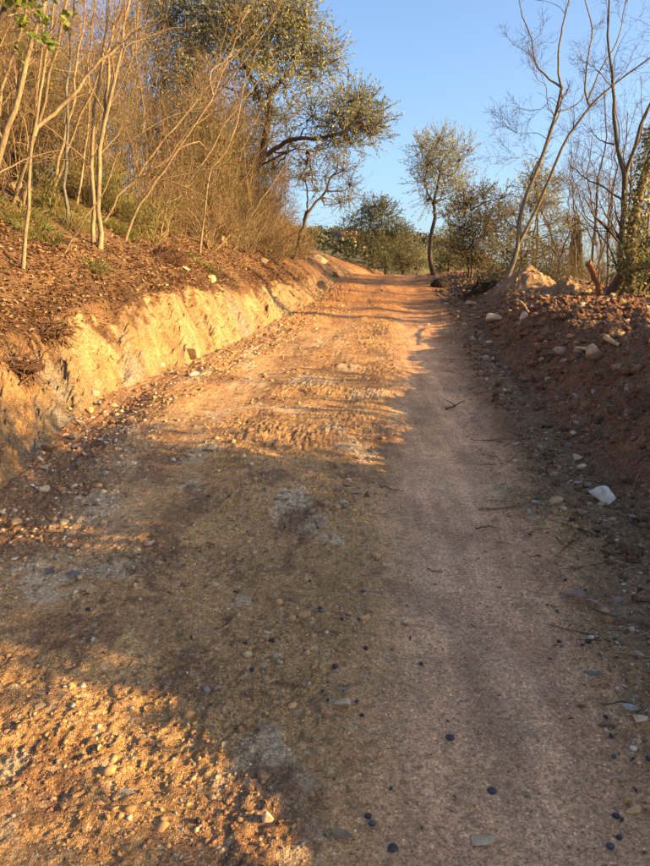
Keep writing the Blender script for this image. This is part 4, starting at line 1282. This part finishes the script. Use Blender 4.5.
# wooded far hill: a mass of far crowns
rng = np.random.default_rng(48)
nn = 1700
a = np.radians(rng.uniform(-30, 34, nn)); r = 110 + 240 * rng.uniform(0, 1, nn) ** .7
x, y = r * np.sin(a), r * np.cos(a)
z = np.array([zland(i, j) for i, j in zip(x, y)])
m = ~((np.degrees(a) > 12) & (r < 120))
x, y, z = x[m], y[m], z[m]; nn = len(x)
q = 30
c0 = np.repeat(np.stack([x, y, z + 1.2], 1), q, 0) + rng.normal(0, 1, (nn * q, 3)) * np.array([1.3, 1.3, .8])
cols = np.repeat(np.array([C(.075, .075, .03), C(.10, .09, .04), C(.06, .065, .03), C(.14, .10, .05)])[rng.integers(4, size=nn)], q, 0)
V, Fc, cc = leaf_cards(c0, rand_dirs(rng, nn * q), rand_dirs(rng, nn * q), rng.uniform(.7, 1.4, nn * q), rng.uniform(.5, .9, nn * q), cols)
tag(obj('woodland', mesh('woodland', V, Fc, M_LEAF, cc)), 'low evergreen woodland covering the far hillside', 'woodland', kind='stuff')

# small house on the far slope
Yh = 150.0
hp = P(345, 246, Yh); hz = zland(hp[0], Yh) - .4
hw, hd, hh = 5.0, 4.0, hp[2] + 2.2 - hz
h = thing('small_house', 'small yellow house with reddish roof glimpsed beyond the round olive', 'house', None, (hp[0], Yh, hz))


def box(x0, x1, y0, y1, z0, z1):
    V = np.array([[x0, y0, z0], [x1, y0, z0], [x1, y1, z0], [x0, y1, z0], [x0, y0, z1], [x1, y0, z1], [x1, y1, z1], [x0, y1, z1]], float)
    return V, np.array([[0, 3, 2, 1], [4, 5, 6, 7], [0, 1, 5, 4], [1, 2, 6, 5], [2, 3, 7, 6], [3, 0, 4, 7]])


V, Fc = box(-hw / 2, hw / 2, 0, hd, 0, hh); obj('wall', mesh('wall', V, Fc, M_WALL, np.broadcast_to(C(.62, .48, .24), (8, 3))), h)
V = np.array([[-hw / 2 - .3, -.3, hh], [hw / 2 + .3, -.3, hh], [hw / 2 + .3, hd + .3, hh], [-hw / 2 - .3, hd + .3, hh], [-hw / 2 - .3, hd / 2, hh + 1.2], [hw / 2 + .3, hd / 2, hh + 1.2]])
rf = obj('roof', mesh('roof', V, [np.array([[0, 1, 5, 4], [3, 4, 5, 2], [0, 3, 2, 1]]), np.array([[0, 4, 3], [1, 2, 5]])], M_WALL, np.broadcast_to(C(.25, .14, .09), (6, 3))), h)
for wx in (-1.2, 1.2):
    V, Fc = box(wx - .4, wx + .4, -.05, .02, hh - 1.9, hh - .7); obj('window', mesh('window', V, Fc, M_WALL, np.broadcast_to(C(.06, .05, .045), (8, 3))), h)


# ------------------------------------------------------------------ heaps, roots, sticks on the ground
def heap(label, px, py, w, hgt, col, seed, Yd):
    rng = np.random.default_rng(seed)
    g = P(px, py, Yd); g = ground(g[0], Yd); wm = w / F * g[1] * .5; hm = hgt / F * g[1]
    n = 44
    a, r = np.meshgrid(np.linspace(-1.15, 1.15, n), np.linspace(-1.15, 1.15, n))
    d = np.sqrt(a ** 2 + r ** 2)
    prof = np.clip(1 - d, -.15, 1) ** 1
    prof = np.where(d < 1, (1 - d) ** .85, -.12)
    z = hm * prof + (d < 1.05) * (.11 * hm * lump(a * 4, r * 4, seed) * 3 + .09 * hm * lump(a * 9, r * 9, seed + 1) * 2)
    gx, gy = g[0] + a * wm, g[1] + wm * .4 + r * wm * .8
    z = np.where(d < 1.05, z, -.1) + H(gx, gy) - g[2] - .03
    V = np.stack([a * wm, r * wm * .8, z], -1)
    c = C(*col) * (1 + .5 * pn(a * 5, r * 5, seed))[..., None]
    t = thing('rubble_heap', label, 'rubble heap', 'heaps of dug-up rubble', (g[0], g[1] + wm * .4, g[2]))
    obj('mound', mesh('mound', V, quads(n, n), M_BERM, c.reshape(-1, 3), True), t)
    for i in range(16):
        u, w_ = rng.uniform(-.75, .75), rng.uniform(-.8, .3)
        dd = min(1, math.hypot(u, w_)); sz = wm * rng.uniform(.06, .17)
        obj('stone', stone_me[names[int(rng.choice([0, 1, 4]))], int(rng.integers(5))], t, (u * wm, w_ * wm * .8, hm * (1 - dd) ** .85 + float(H(np.array([g[0] + u * wm]), np.array([g[1] + wm * .4 + w_ * wm * .8]))[0]) - g[2]), (rng.uniform(0, 3), rng.uniform(0, 3), rng.uniform(0, 6)), sz)
    return t


heap('larger sunlit rubble heap right of the leaning trunk', 530, 312, 68, 24, (.36, .22, .12), 3, 12.9)
heap('smaller flat-topped rubble heap beside the larger one', 570, 314, 46, 15, (.40, .24, .12), 9, 12.3)
heap('low stony heap at the end of the berm', 503, 322, 40, 12, (.30, .19, .115), 15, 13.3)


def stick(label, pts, r, col, name='stick', fork=None, lift=.012):
    g = [G(a, b) + np.array([0, 0, lift]) for a, b in pts]
    pl = [(g, r, r * .5)]
    if fork: pl.append(([G(a, b) + np.array([0, 0, lift]) for a, b in fork], r * .7, r * .3))
    q = trunk_of(pl, n=12, wob=.003)
    V, Fc = tubes(q[0], q[1], 5)
    b = g[0]
    o = obj(name, Pile().add(V - b, Fc, C(*col)).mesh(name, M_BARK, True), None, b)
    return tag(o, label, 'stick')


stick('long thin bent stick beside the tan slab', [(478, 511), (510, 509), (530, 503), (548, 491)], .006, (.22, .145, .08))
stick('short pale straw below the tan slab', [(552, 516), (560, 509), (566, 504)], .0035, (.36, .26, .15))
stick('dark twig lying across the wheel track', [(476, 531), (486, 529), (497, 530)], .004, (.06, .045, .035))
stick('small forked twig standing on the track edge', [(446, 412), (455, 409), (464, 405)], .008, (.10, .055, .035), fork=[(455, 410), (449, 405), (443, 402)], lift=.03)
stick('sunlit broken branch on the berm crest', [(606, 342), (613, 346), (620, 350)], .028, (.50, .33, .17), lift=.03)
stick('half buried strip of bark near the foreground', [(192, 640), (212, 634), (228, 627), (233, 621)], .011, (.26, .17, .09), lift=.006)
stick('dark straight twig beside the round pebble', [(380, 488), (390, 491), (404, 493)], .004, (.07, .05, .035))
stick('thin twig on the shaded middle of the road', [(427, 571), (434, 574), (442, 575)], .0035, (.10, .065, .045))
stick('small pale twig in the middle foreground', [(352, 727), (380, 740), (395, 734)], .0022, (.25, .19, .13))
stick('brown twig in the dark margin', [(556, 540), (562, 545), (568, 550)], .004, (.14, .075, .045))
stick('broken stick leaning on the low stony heap', [(516, 308), (522, 314), (528, 322)], .02, (.40, .27, .15), lift=.12)
stick('fine root trailing over the near cut', [(20, 392), (36, 380), (48, 366), (60, 352)], .006, (.12, .07, .045), lift=.05)


def root_clump(label, px, py, w, seed, col, group=None, name='root_clump', flat=.62, up=.2, n=46, hang=.1):
    rng = np.random.default_rng(seed)
    g = G(px, py); wm = w / F * g[1] * .5
    v, f = ICO[4]; v = v * (1 + .5 * lump(v[:, 0] * 2.2 + v[:, 2], v[:, 1] * 2.2, seed) + .3 * lump(v[:, 0] * 6, v[:, 1] * 6 + v[:, 2] * 5, seed + 1))[:, None] * np.array([1, .8, flat]) * wm
    t = thing(name, label, 'roots', group, (g[0], g[1], g[2] + wm * up))
    obj('soil', mesh('soil', v, f, M_BERM, C(*col) * (1 + .5 * pn(v[:, 0] * 12, v[:, 2] * 12, 3))[:, None], True), t)
    d = norm(rng.normal(size=(n, 3)) + np.array([.25, -.5, .1])); q = d * wm * np.array([.8, .7, .5]); pts = [q]
    for _ in range(5):
        d = norm(d + .45 * rng.normal(size=(n, 3)) + np.array([0, 0, -hang])); q = q + d * (wm * rng.uniform(.08, .24, n))[:, None]; pts.append(q)
    V, Fc = tubes(np.stack(pts, 1), np.broadcast_to(np.linspace(.009, .002, 6), (n, 6)).copy() * rng.uniform(.3, 1, (n, 1)), 4)
    obj('roots', Pile().add(V, Fc, C(.13, .07, .04)).mesh('roots', M_BARK, True), t)
    return t


root_clump('dark uprooted clump of soil and roots on the bank', 163, 258, 40, 3, (.085, .042, .024), flat=.4, up=-.1, n=110, hang=.2)
root_clump('matted dark roots overhanging the near cut', 14, 366, 50, 5, (.085, .042, .024), flat=.22, up=-.08, n=150, hang=.35)
root_clump('dark root mat hanging over the lip of the cut', 50, 332, 40, 6, (.11, .055, .03), flat=.18, up=-.1, n=130, hang=.3)
root_clump('torn-up stump with dark roots below the slender olive', 441, 287, 17, 8, (.05, .035, .025))

# twigs strewn over the slope, margin and berm
rng = np.random.default_rng(67)
n = 2600
y = np.exp(rng.uniform(math.log(1.6), math.log(14), n)); side = rng.random(n)
x = np.where(side < .5, xl(y) - WC - rng.uniform(.0, 2.6, n), xr(y) + rng.uniform(-.6, 2.2, n))
m = (side > .5) | (y > 3.2); x, y = x[m], y[m]; n = len(x)
a = rng.uniform(0, 6.28, n); ln = rng.uniform(.04, .28, n) / 3
q = np.stack([x, y, H(x, y) + .006], 1); pts = [q]
for _ in range(3):
    a = a + rng.normal(0, .35, n); q = q + np.stack([np.cos(a), np.sin(a), 0 * a], 1) * ln[:, None]
    q[:, 2] = H(q[:, 0], q[:, 1]) + .006 + rng.uniform(0, .012, n); pts.append(q)
V, Fc = tubes(np.stack(pts, 1), np.broadcast_to(np.linspace(.0035, .0016, 4), (n, 4)) * rng.uniform(.5, 1.3, (n, 1)), 3)
tag(obj('twig_litter', Pile().add(V, Fc, np.repeat(np.array([C(.20, .13, .075), C(.10, .065, .04), C(.30, .21, .13)])[rng.integers(3, size=n)], 12, 0)).mesh('twig_litter', M_TWIG)), 'small broken twigs strewn over the bank slope and berm', 'twig litter', kind='stuff')

# fine roots hanging over the lip of the cut
rng = np.random.default_rng(66)
n = 1500
y = np.exp(rng.uniform(math.log(3.4), math.log(15), n)); x = xl(y) - rng.uniform(.42, .72, n)
q = np.stack([x, y, H(x, y) + .01], 1); pts = [q]
d = norm(np.stack([rng.uniform(.1, 1, n), rng.normal(0, .5, n), rng.uniform(-.3, .5, n)], 1)); ln = rng.uniform(.05, .2, n) / 4
for _ in range(4):
    d = norm(d + .3 * rng.normal(size=(n, 3)) + np.array([.05, 0, -.3])); q = q + d * ln[:, None]
    q[:, 2] = np.maximum(q[:, 2], H(q[:, 0], q[:, 1]) + .004); pts.append(q)
V, Fc = tubes(np.stack(pts, 1), np.broadcast_to(np.linspace(.004, .0015, 5), (n, 5)) * rng.uniform(.5, 1.2, (n, 1)), 3)
tag(obj('root_fringe', Pile().add(V, Fc, C(.13, .07, .04)).mesh('root_fringe', M_BARK)), 'fine roots hanging over the lip of the pale cut', 'roots', kind='stuff')

# ------------------------------------------------------------------ fallen olives, each one a thing
OL = [(492, 790), (450, 736), (372, 823), (393, 847), (357, 700), (328, 699), (323, 690), (335, 666), (362, 714), (391, 787), (368, 816), (363, 590), (360, 618), (342, 618), (366, 648), (421, 663), (335, 665), (320, 608),
      (252, 668), (198, 820), (110, 746), (310, 580), (305, 612), (320, 610), (246, 642), (272, 640), (170, 610), (88, 608), (209, 496), (229, 495), (264, 488), (285, 527), (318, 526), (277, 537), (200, 550),
      (578, 558), (566, 580), (585, 589), (547, 604), (557, 610), (624, 579), (559, 641), (588, 641), (615, 638), (530, 533), (604, 534), (617, 548), (611, 735), (606, 716), (648, 758), (614, 756), (616, 815), (619, 837), (610, 846), (235, 590), (165, 560)]
SPLIT = {0, 1, 3}
v, f = ICO[3]
ov = v * np.array([1, .82, .80])
ov[:, 0] += .10 * np.sign(ov[:, 0]) * np.abs(v[:, 0]) ** 4
ol_me = [mesh('olive', ov * (1 + .06 * lump(v[:, 0] * 3 + i, v[:, 1] * 4 + v[:, 2], 5 + i))[:, None], f, M_OLIVE, np.broadcast_to(cc, v.shape), True)
         for i, cc in enumerate([C(.017, .016, .021), C(.022, .023, .033), C(.042, .047, .064), C(.014, .012, .012)])]
st_v, st_f = tubes(np.array([[[1.02, 0, 0], [1.2, .03, .05], [1.35, .02, .14]]]), np.array([[.07, .05, .05]]), 5)
st_me = mesh('stalk', st_v, st_f, M_TWIG, np.broadcast_to(C(.14, .09, .05), st_v.shape))
rng = np.random.default_rng(70)
for i, (px, py) in enumerate(OL):
    g = G(px, py + 2)
    sz = .0084 * rng.uniform(.7, 1.2)
    if i in SPLIT:
        # squashed by a wheel: flattened skin torn open
        v3 = ICO[3][0].copy(); v3[:, 2] *= .35; v3 = v3 * (1 + .5 * lump(v3[:, 0] * 2.5, v3[:, 1] * 2.5, i))[:, None]
        o = obj('squashed_olive', mesh('squashed_olive', v3, ICO[3][1], M_OLIVE, C(.03, .025, .024) * (1 + 1.5 * np.clip(pn(v3[:, 0] * 3, v3[:, 1] * 3, 4), 0, 1))[:, None], True), None, (g[0], g[1], g[2] + .003), (0, 0, rng.uniform(0, 6)), .0125)
        tag(o, ['squashed black olive low on the wheel track', 'squashed black olive higher up on the wheel track', '', 'squashed black olive at the bottom of the frame'][i], 'olive', 'fallen black olives')
        continue
    lab = 'blue-black fallen olive ' + beside(g)
    o = thing('olive', lab, 'olive', 'fallen black olives', (g[0], g[1], g[2] + sz * .5), (rng.uniform(-.2, .2), rng.uniform(-.2, .2), rng.uniform(0, 6.28)), sz)
    obj('fruit', ol_me[int(rng.choice([0, 1, 2, 3], p=[.3, .34, .24, .12]))], o)
    if rng.random() < .4: obj('stalk', st_me, o)


# ------------------------------------------------------------------ single fallen leaves
def lobed_leaf(L, W, lobes, seed):
    rng = np.random.default_rng(seed)
    t = np.linspace(0, 1, 17)
    w = W * np.sin(np.pi * t ** .85) ** .7 * (1 - .42 * lobes * (np.cos(t * 2 * np.pi * 4) > 0.2)) + .001
    z = .10 * L * np.sin(t * 3 + rng.uniform(0, 3)) + .012 * rng.random()
    mid = np.stack([t * L, .04 * L * np.sin(t * 4), z], 1)
    l = mid + np.stack([0 * t, w, .35 * w + .004 * rng.random(17)], 1); r = mid + np.stack([0 * t, -w, .25 * w + .004 * rng.random(17)], 1)
    V = np.concatenate([l, mid, r]); i = np.arange(16)
    Fc = np.concatenate([np.stack([i, i + 1, 18 + i, 17 + i], 1), np.stack([17 + i, 18 + i, 35 + i, 34 + i], 1)])
    return V, Fc


LFS = [(640, 523, 24, .30, 1, (.27, .21, .16), .2, 'pale lobed oak leaf below the large white rock'), (575, 600, 22, .36, .6, (.25, .185, .145), 1.9, 'curled grey-pink dead leaf in the dark margin'),
       (592, 607, 14, .3, 0, (.26, .19, .16), -.4, 'brown dead leaf right of the curled grey-pink one'), (621, 605, 14, .3, 0, (.22, .18, .15), .8, 'grey curled leaf near the right edge'),
       (630, 713, 14, .28, 0, (.33, .29, .25), -.5, 'silvery curled leaf beside the pinkish cream stone'), (528, 736, 12, .14, 0, (.34, .27, .2), 1.9, 'pale narrow olive leaf on the wheel track'),
       (500, 546, 10, .22, 0, (.29, .25, .21), 2.3, 'small silvery leaf on the wheel track'), (105, 573, 9, .2, 0, (.32, .27, .22), 1.5, 'small pale leaf standing in the shaded soil'),
       (128, 801, 15, .14, 0, (.42, .38, .32), .1, 'pale olive leaf in the sunlit foreground soil'), (342, 840, 18, .3, 0, (.22, .15, .095), .0, 'grey brown dead leaf at the bottom edge'),
       (286, 828, 16, .25, 0, (.22, .12, .05), 2.6, 'brown curled leaf behind the upright cream stone'), (226, 752, 14, .2, 0, (.26, .21, .16), 1.4, 'grey olive leaf beside the sunlit patch'),
       (345, 697, 12, .18, 0, (.24, .22, .17), .4, 'grey-green olive leaf on the knobbly stone'), (595, 680, 16, .3, 0, (.18, .145, .12), .1, 'dull grey leaf in the upper dark margin'),
       (210, 548, 8, .4, 0, (.24, .09, .03), .2, 'rust coloured leaf on the shaded road'), (536, 507, 10, .3, 0, (.34, .33, .31), .3, 'tiny pale scrap of leaf below the tan slab'), (75, 578, 12, .3, 0, (.14, .12, .11), .3, 'dark grey leaf between the sunlit patches'),
       (50, 574, 11, .35, 0, (.12, .11, .10), -.3, 'dark curled leaf on the smooth left track')]
for i, (px, py, L, wf, lb, cc, rz, lab) in enumerate(LFS):
    g = G(px, py); Lm = L / F * math.hypot(g[1], CAM_H - g[2])
    V, Fc = lobed_leaf(Lm, Lm * wf, lb, i)
    V[:, 0] -= Lm / 2
    o = obj('dead_leaf', mesh('dead_leaf', V, Fc, M_DRY, np.broadcast_to(C(*cc), V.shape), True), None, (g[0], g[1], g[2] + .012), (R.uniform(-.2, .2), R.uniform(-.2, .2), rz))
    tag(o, lab, 'leaf')

# grass tufts on the slope
def tuft(label, px, py, n, hgt, spread, pal, seed):
    rng = np.random.default_rng(seed); g = G(px, py)
    a = rng.uniform(0, 6.28, n); r = spread * np.sqrt(rng.random(n))
    x, y = g[0] + r * np.cos(a), g[1] + r * np.sin(a); z = H(x, y) - .01
    p = np.stack([x, y, z], 1)
    d = norm(np.stack([np.cos(a) * .5, np.sin(a) * .5, np.ones(n)], 1) + .3 * rng.normal(size=(n, 3)))
    L = hgt * rng.uniform(.5, 1.1, n)
    q = np.stack([p, p + d * (L * .55)[:, None], p + d * (L * .9)[:, None] + np.stack([np.cos(a), np.sin(a), -.4 + 0 * a], 1) * (L * .3)[:, None]], 1)
    V, Fc = tubes(q, np.broadcast_to(np.array([.0035, .0028, .0006]), (n, 3)).copy(), 3)
    cols = np.repeat(np.asarray(pal)[rng.integers(len(pal), size=n)], 9, 0)
    tag(obj('grass_tuft', Pile().add(V - g, Fc, cols).mesh('grass_tuft', M_LEAF), None, g), label, 'grass tuft', 'grass tufts on the bank slope')


GP = [C(.14, .19, .03), C(.2, .23, .05), C(.25, .22, .08)]
tuft('bright green grass tuft below the big limestone block', 206, 268, 220, .13, .16, GP, 1)
tuft('small green tuft right of the uprooted clump', 186, 255, 110, .10, .12, GP, 2)
tuft('green tuft on the leafy slope under the saplings', 97, 268, 140, .11, .12, GP, 3)
tuft('mossy green tuft low on the orange slope', 232, 285, 90, .07, .10, GP, 4)
tuft('grassy patch beside the slanting stem', 118, 232, 260, .18, .25, GP, 5)
tuft('grassy patch under the slim forked stem', 40, 235, 200, .18, .22, GP, 6)
tuft('dry grass at the bend of the bank top', 300, 250, 200, .2, .3, DRYPAL, 7)
tuft('tiny straw tuft on the shaded road', 374, 560, 5, .07, .015, DRYPAL, 8)
YG = [C(.27, .24, .07), C(.20, .20, .05), C(.36, .28, .12)]
for i, (px, py, w) in enumerate([(20, 215, 'under the stout sapling'), (70, 222, 'at the foot of the dark grey pole'), (105, 225, 'at the foot of the pale saplings'), (140, 215, 'behind the slanting stem'), (165, 228, 'just above the uprooted clump'), (182, 226, 'between uprooted clump and crooked stem'), (215, 230, 'behind the big limestone block'), (250, 228, 'right of the big limestone block'), (55, 205, 'behind the slim forked stem'), (275, 240, 'below the dry brush')]):
    tuft('patch of yellow-green grass ' + w, px, py, 260, .22, .28, YG, 20 + i)

# ------------------------------------------------------------------ trees just outside the frame on the right; their shade falls on the road
gE = 'trees on the berm beyond the right of the frame'
rs = np.random.default_rng(90)
SH = [(4.5, 1.06, 1.3, [(0, 0, .3, .34), (.05, .05, .65, .32), (-.05, 0, 1.0, .30), (0, .45, .25, .40), (0, .6, .55, .34), (0, .04, 1.35, .28)]),
      (4.7, 2.1, 1.5, [(0, 0, .3, .45), (.1, .25, .8, .44), (0, -.2, .8, .44), (0, .1, 1.3, .42), (0, .1, 1.75, .36), (0, -.5, .35, .4)]),
      (5.0, 2.85, 1.5, [(0, -.2, .35, .42), (.2, .25, .6, .34), (0, -.1, 1.1, .36), (0, -.3, 1.6, .34), (0, .3, 1.5, .25)]),
      (5.3, 4.3, 1.2, [(0, 0, .35, .33), (0, .4, .8, .22), (.2, -.35, 1.0, .22)]),
      (4.6, -.25, 1.1, [(0, -.3, .45, .22), (0, .05, .75, .2), (0, -.2, 1.15, .22), (.1, .1, .3, .2), (0, -.55, .8, .2)]),
      (5.8, 6.0, 1.4, [(0, 0, .4, .33), (0, .5, .8, .22), (.2, -.5, 1.2, .22)])]
for i, (x, y, hgt, cl) in enumerate(SH):
    b = ground(x, y)
    clump_tree(['dense evergreen bush on the berm nearest the camera', 'second dense evergreen bush on the berm', 'thin evergreen bush on the berm, third along', 'open evergreen bush on the berm, fourth along', 'small evergreen bush on the berm behind the camera', 'open evergreen bush furthest up the berm'][i], gE, 400 + i,
               [([b - [0, 0, .1], b + [.05, 0, hgt * .5], b + [0, .1, hgt]], .05, .02)], BARK_DARK, [(b + np.array([a, c_, d]), r) for a, c_, d, r in cl], GREEN, sprigs=(260, 135, 85, 85, 85, 85)[i], leaf=(.08, .028), name='evergreen_bush', cat='bush')
for i, (x, y, sc) in enumerate([(4.6, -.1, .32), (4.6, -1.2, .36), (5.3, 2.6, .6), (5.0, 3.7, .6), (5.6, 5.2, .6), (6.2, 7.0, .7), (6.8, 8.2, .7)]):
    put_shrub(protos[(i * 2) % 6], 'bare_shrub', 'bare shrub on the berm beyond the right of the frame, %s along' % ['first', 'second', 'third', 'fourth', 'fifth', 'sixth', 'seventh', 'eighth'][i], 'shrub', gE, ground(x, y), i * 1.1, sc)
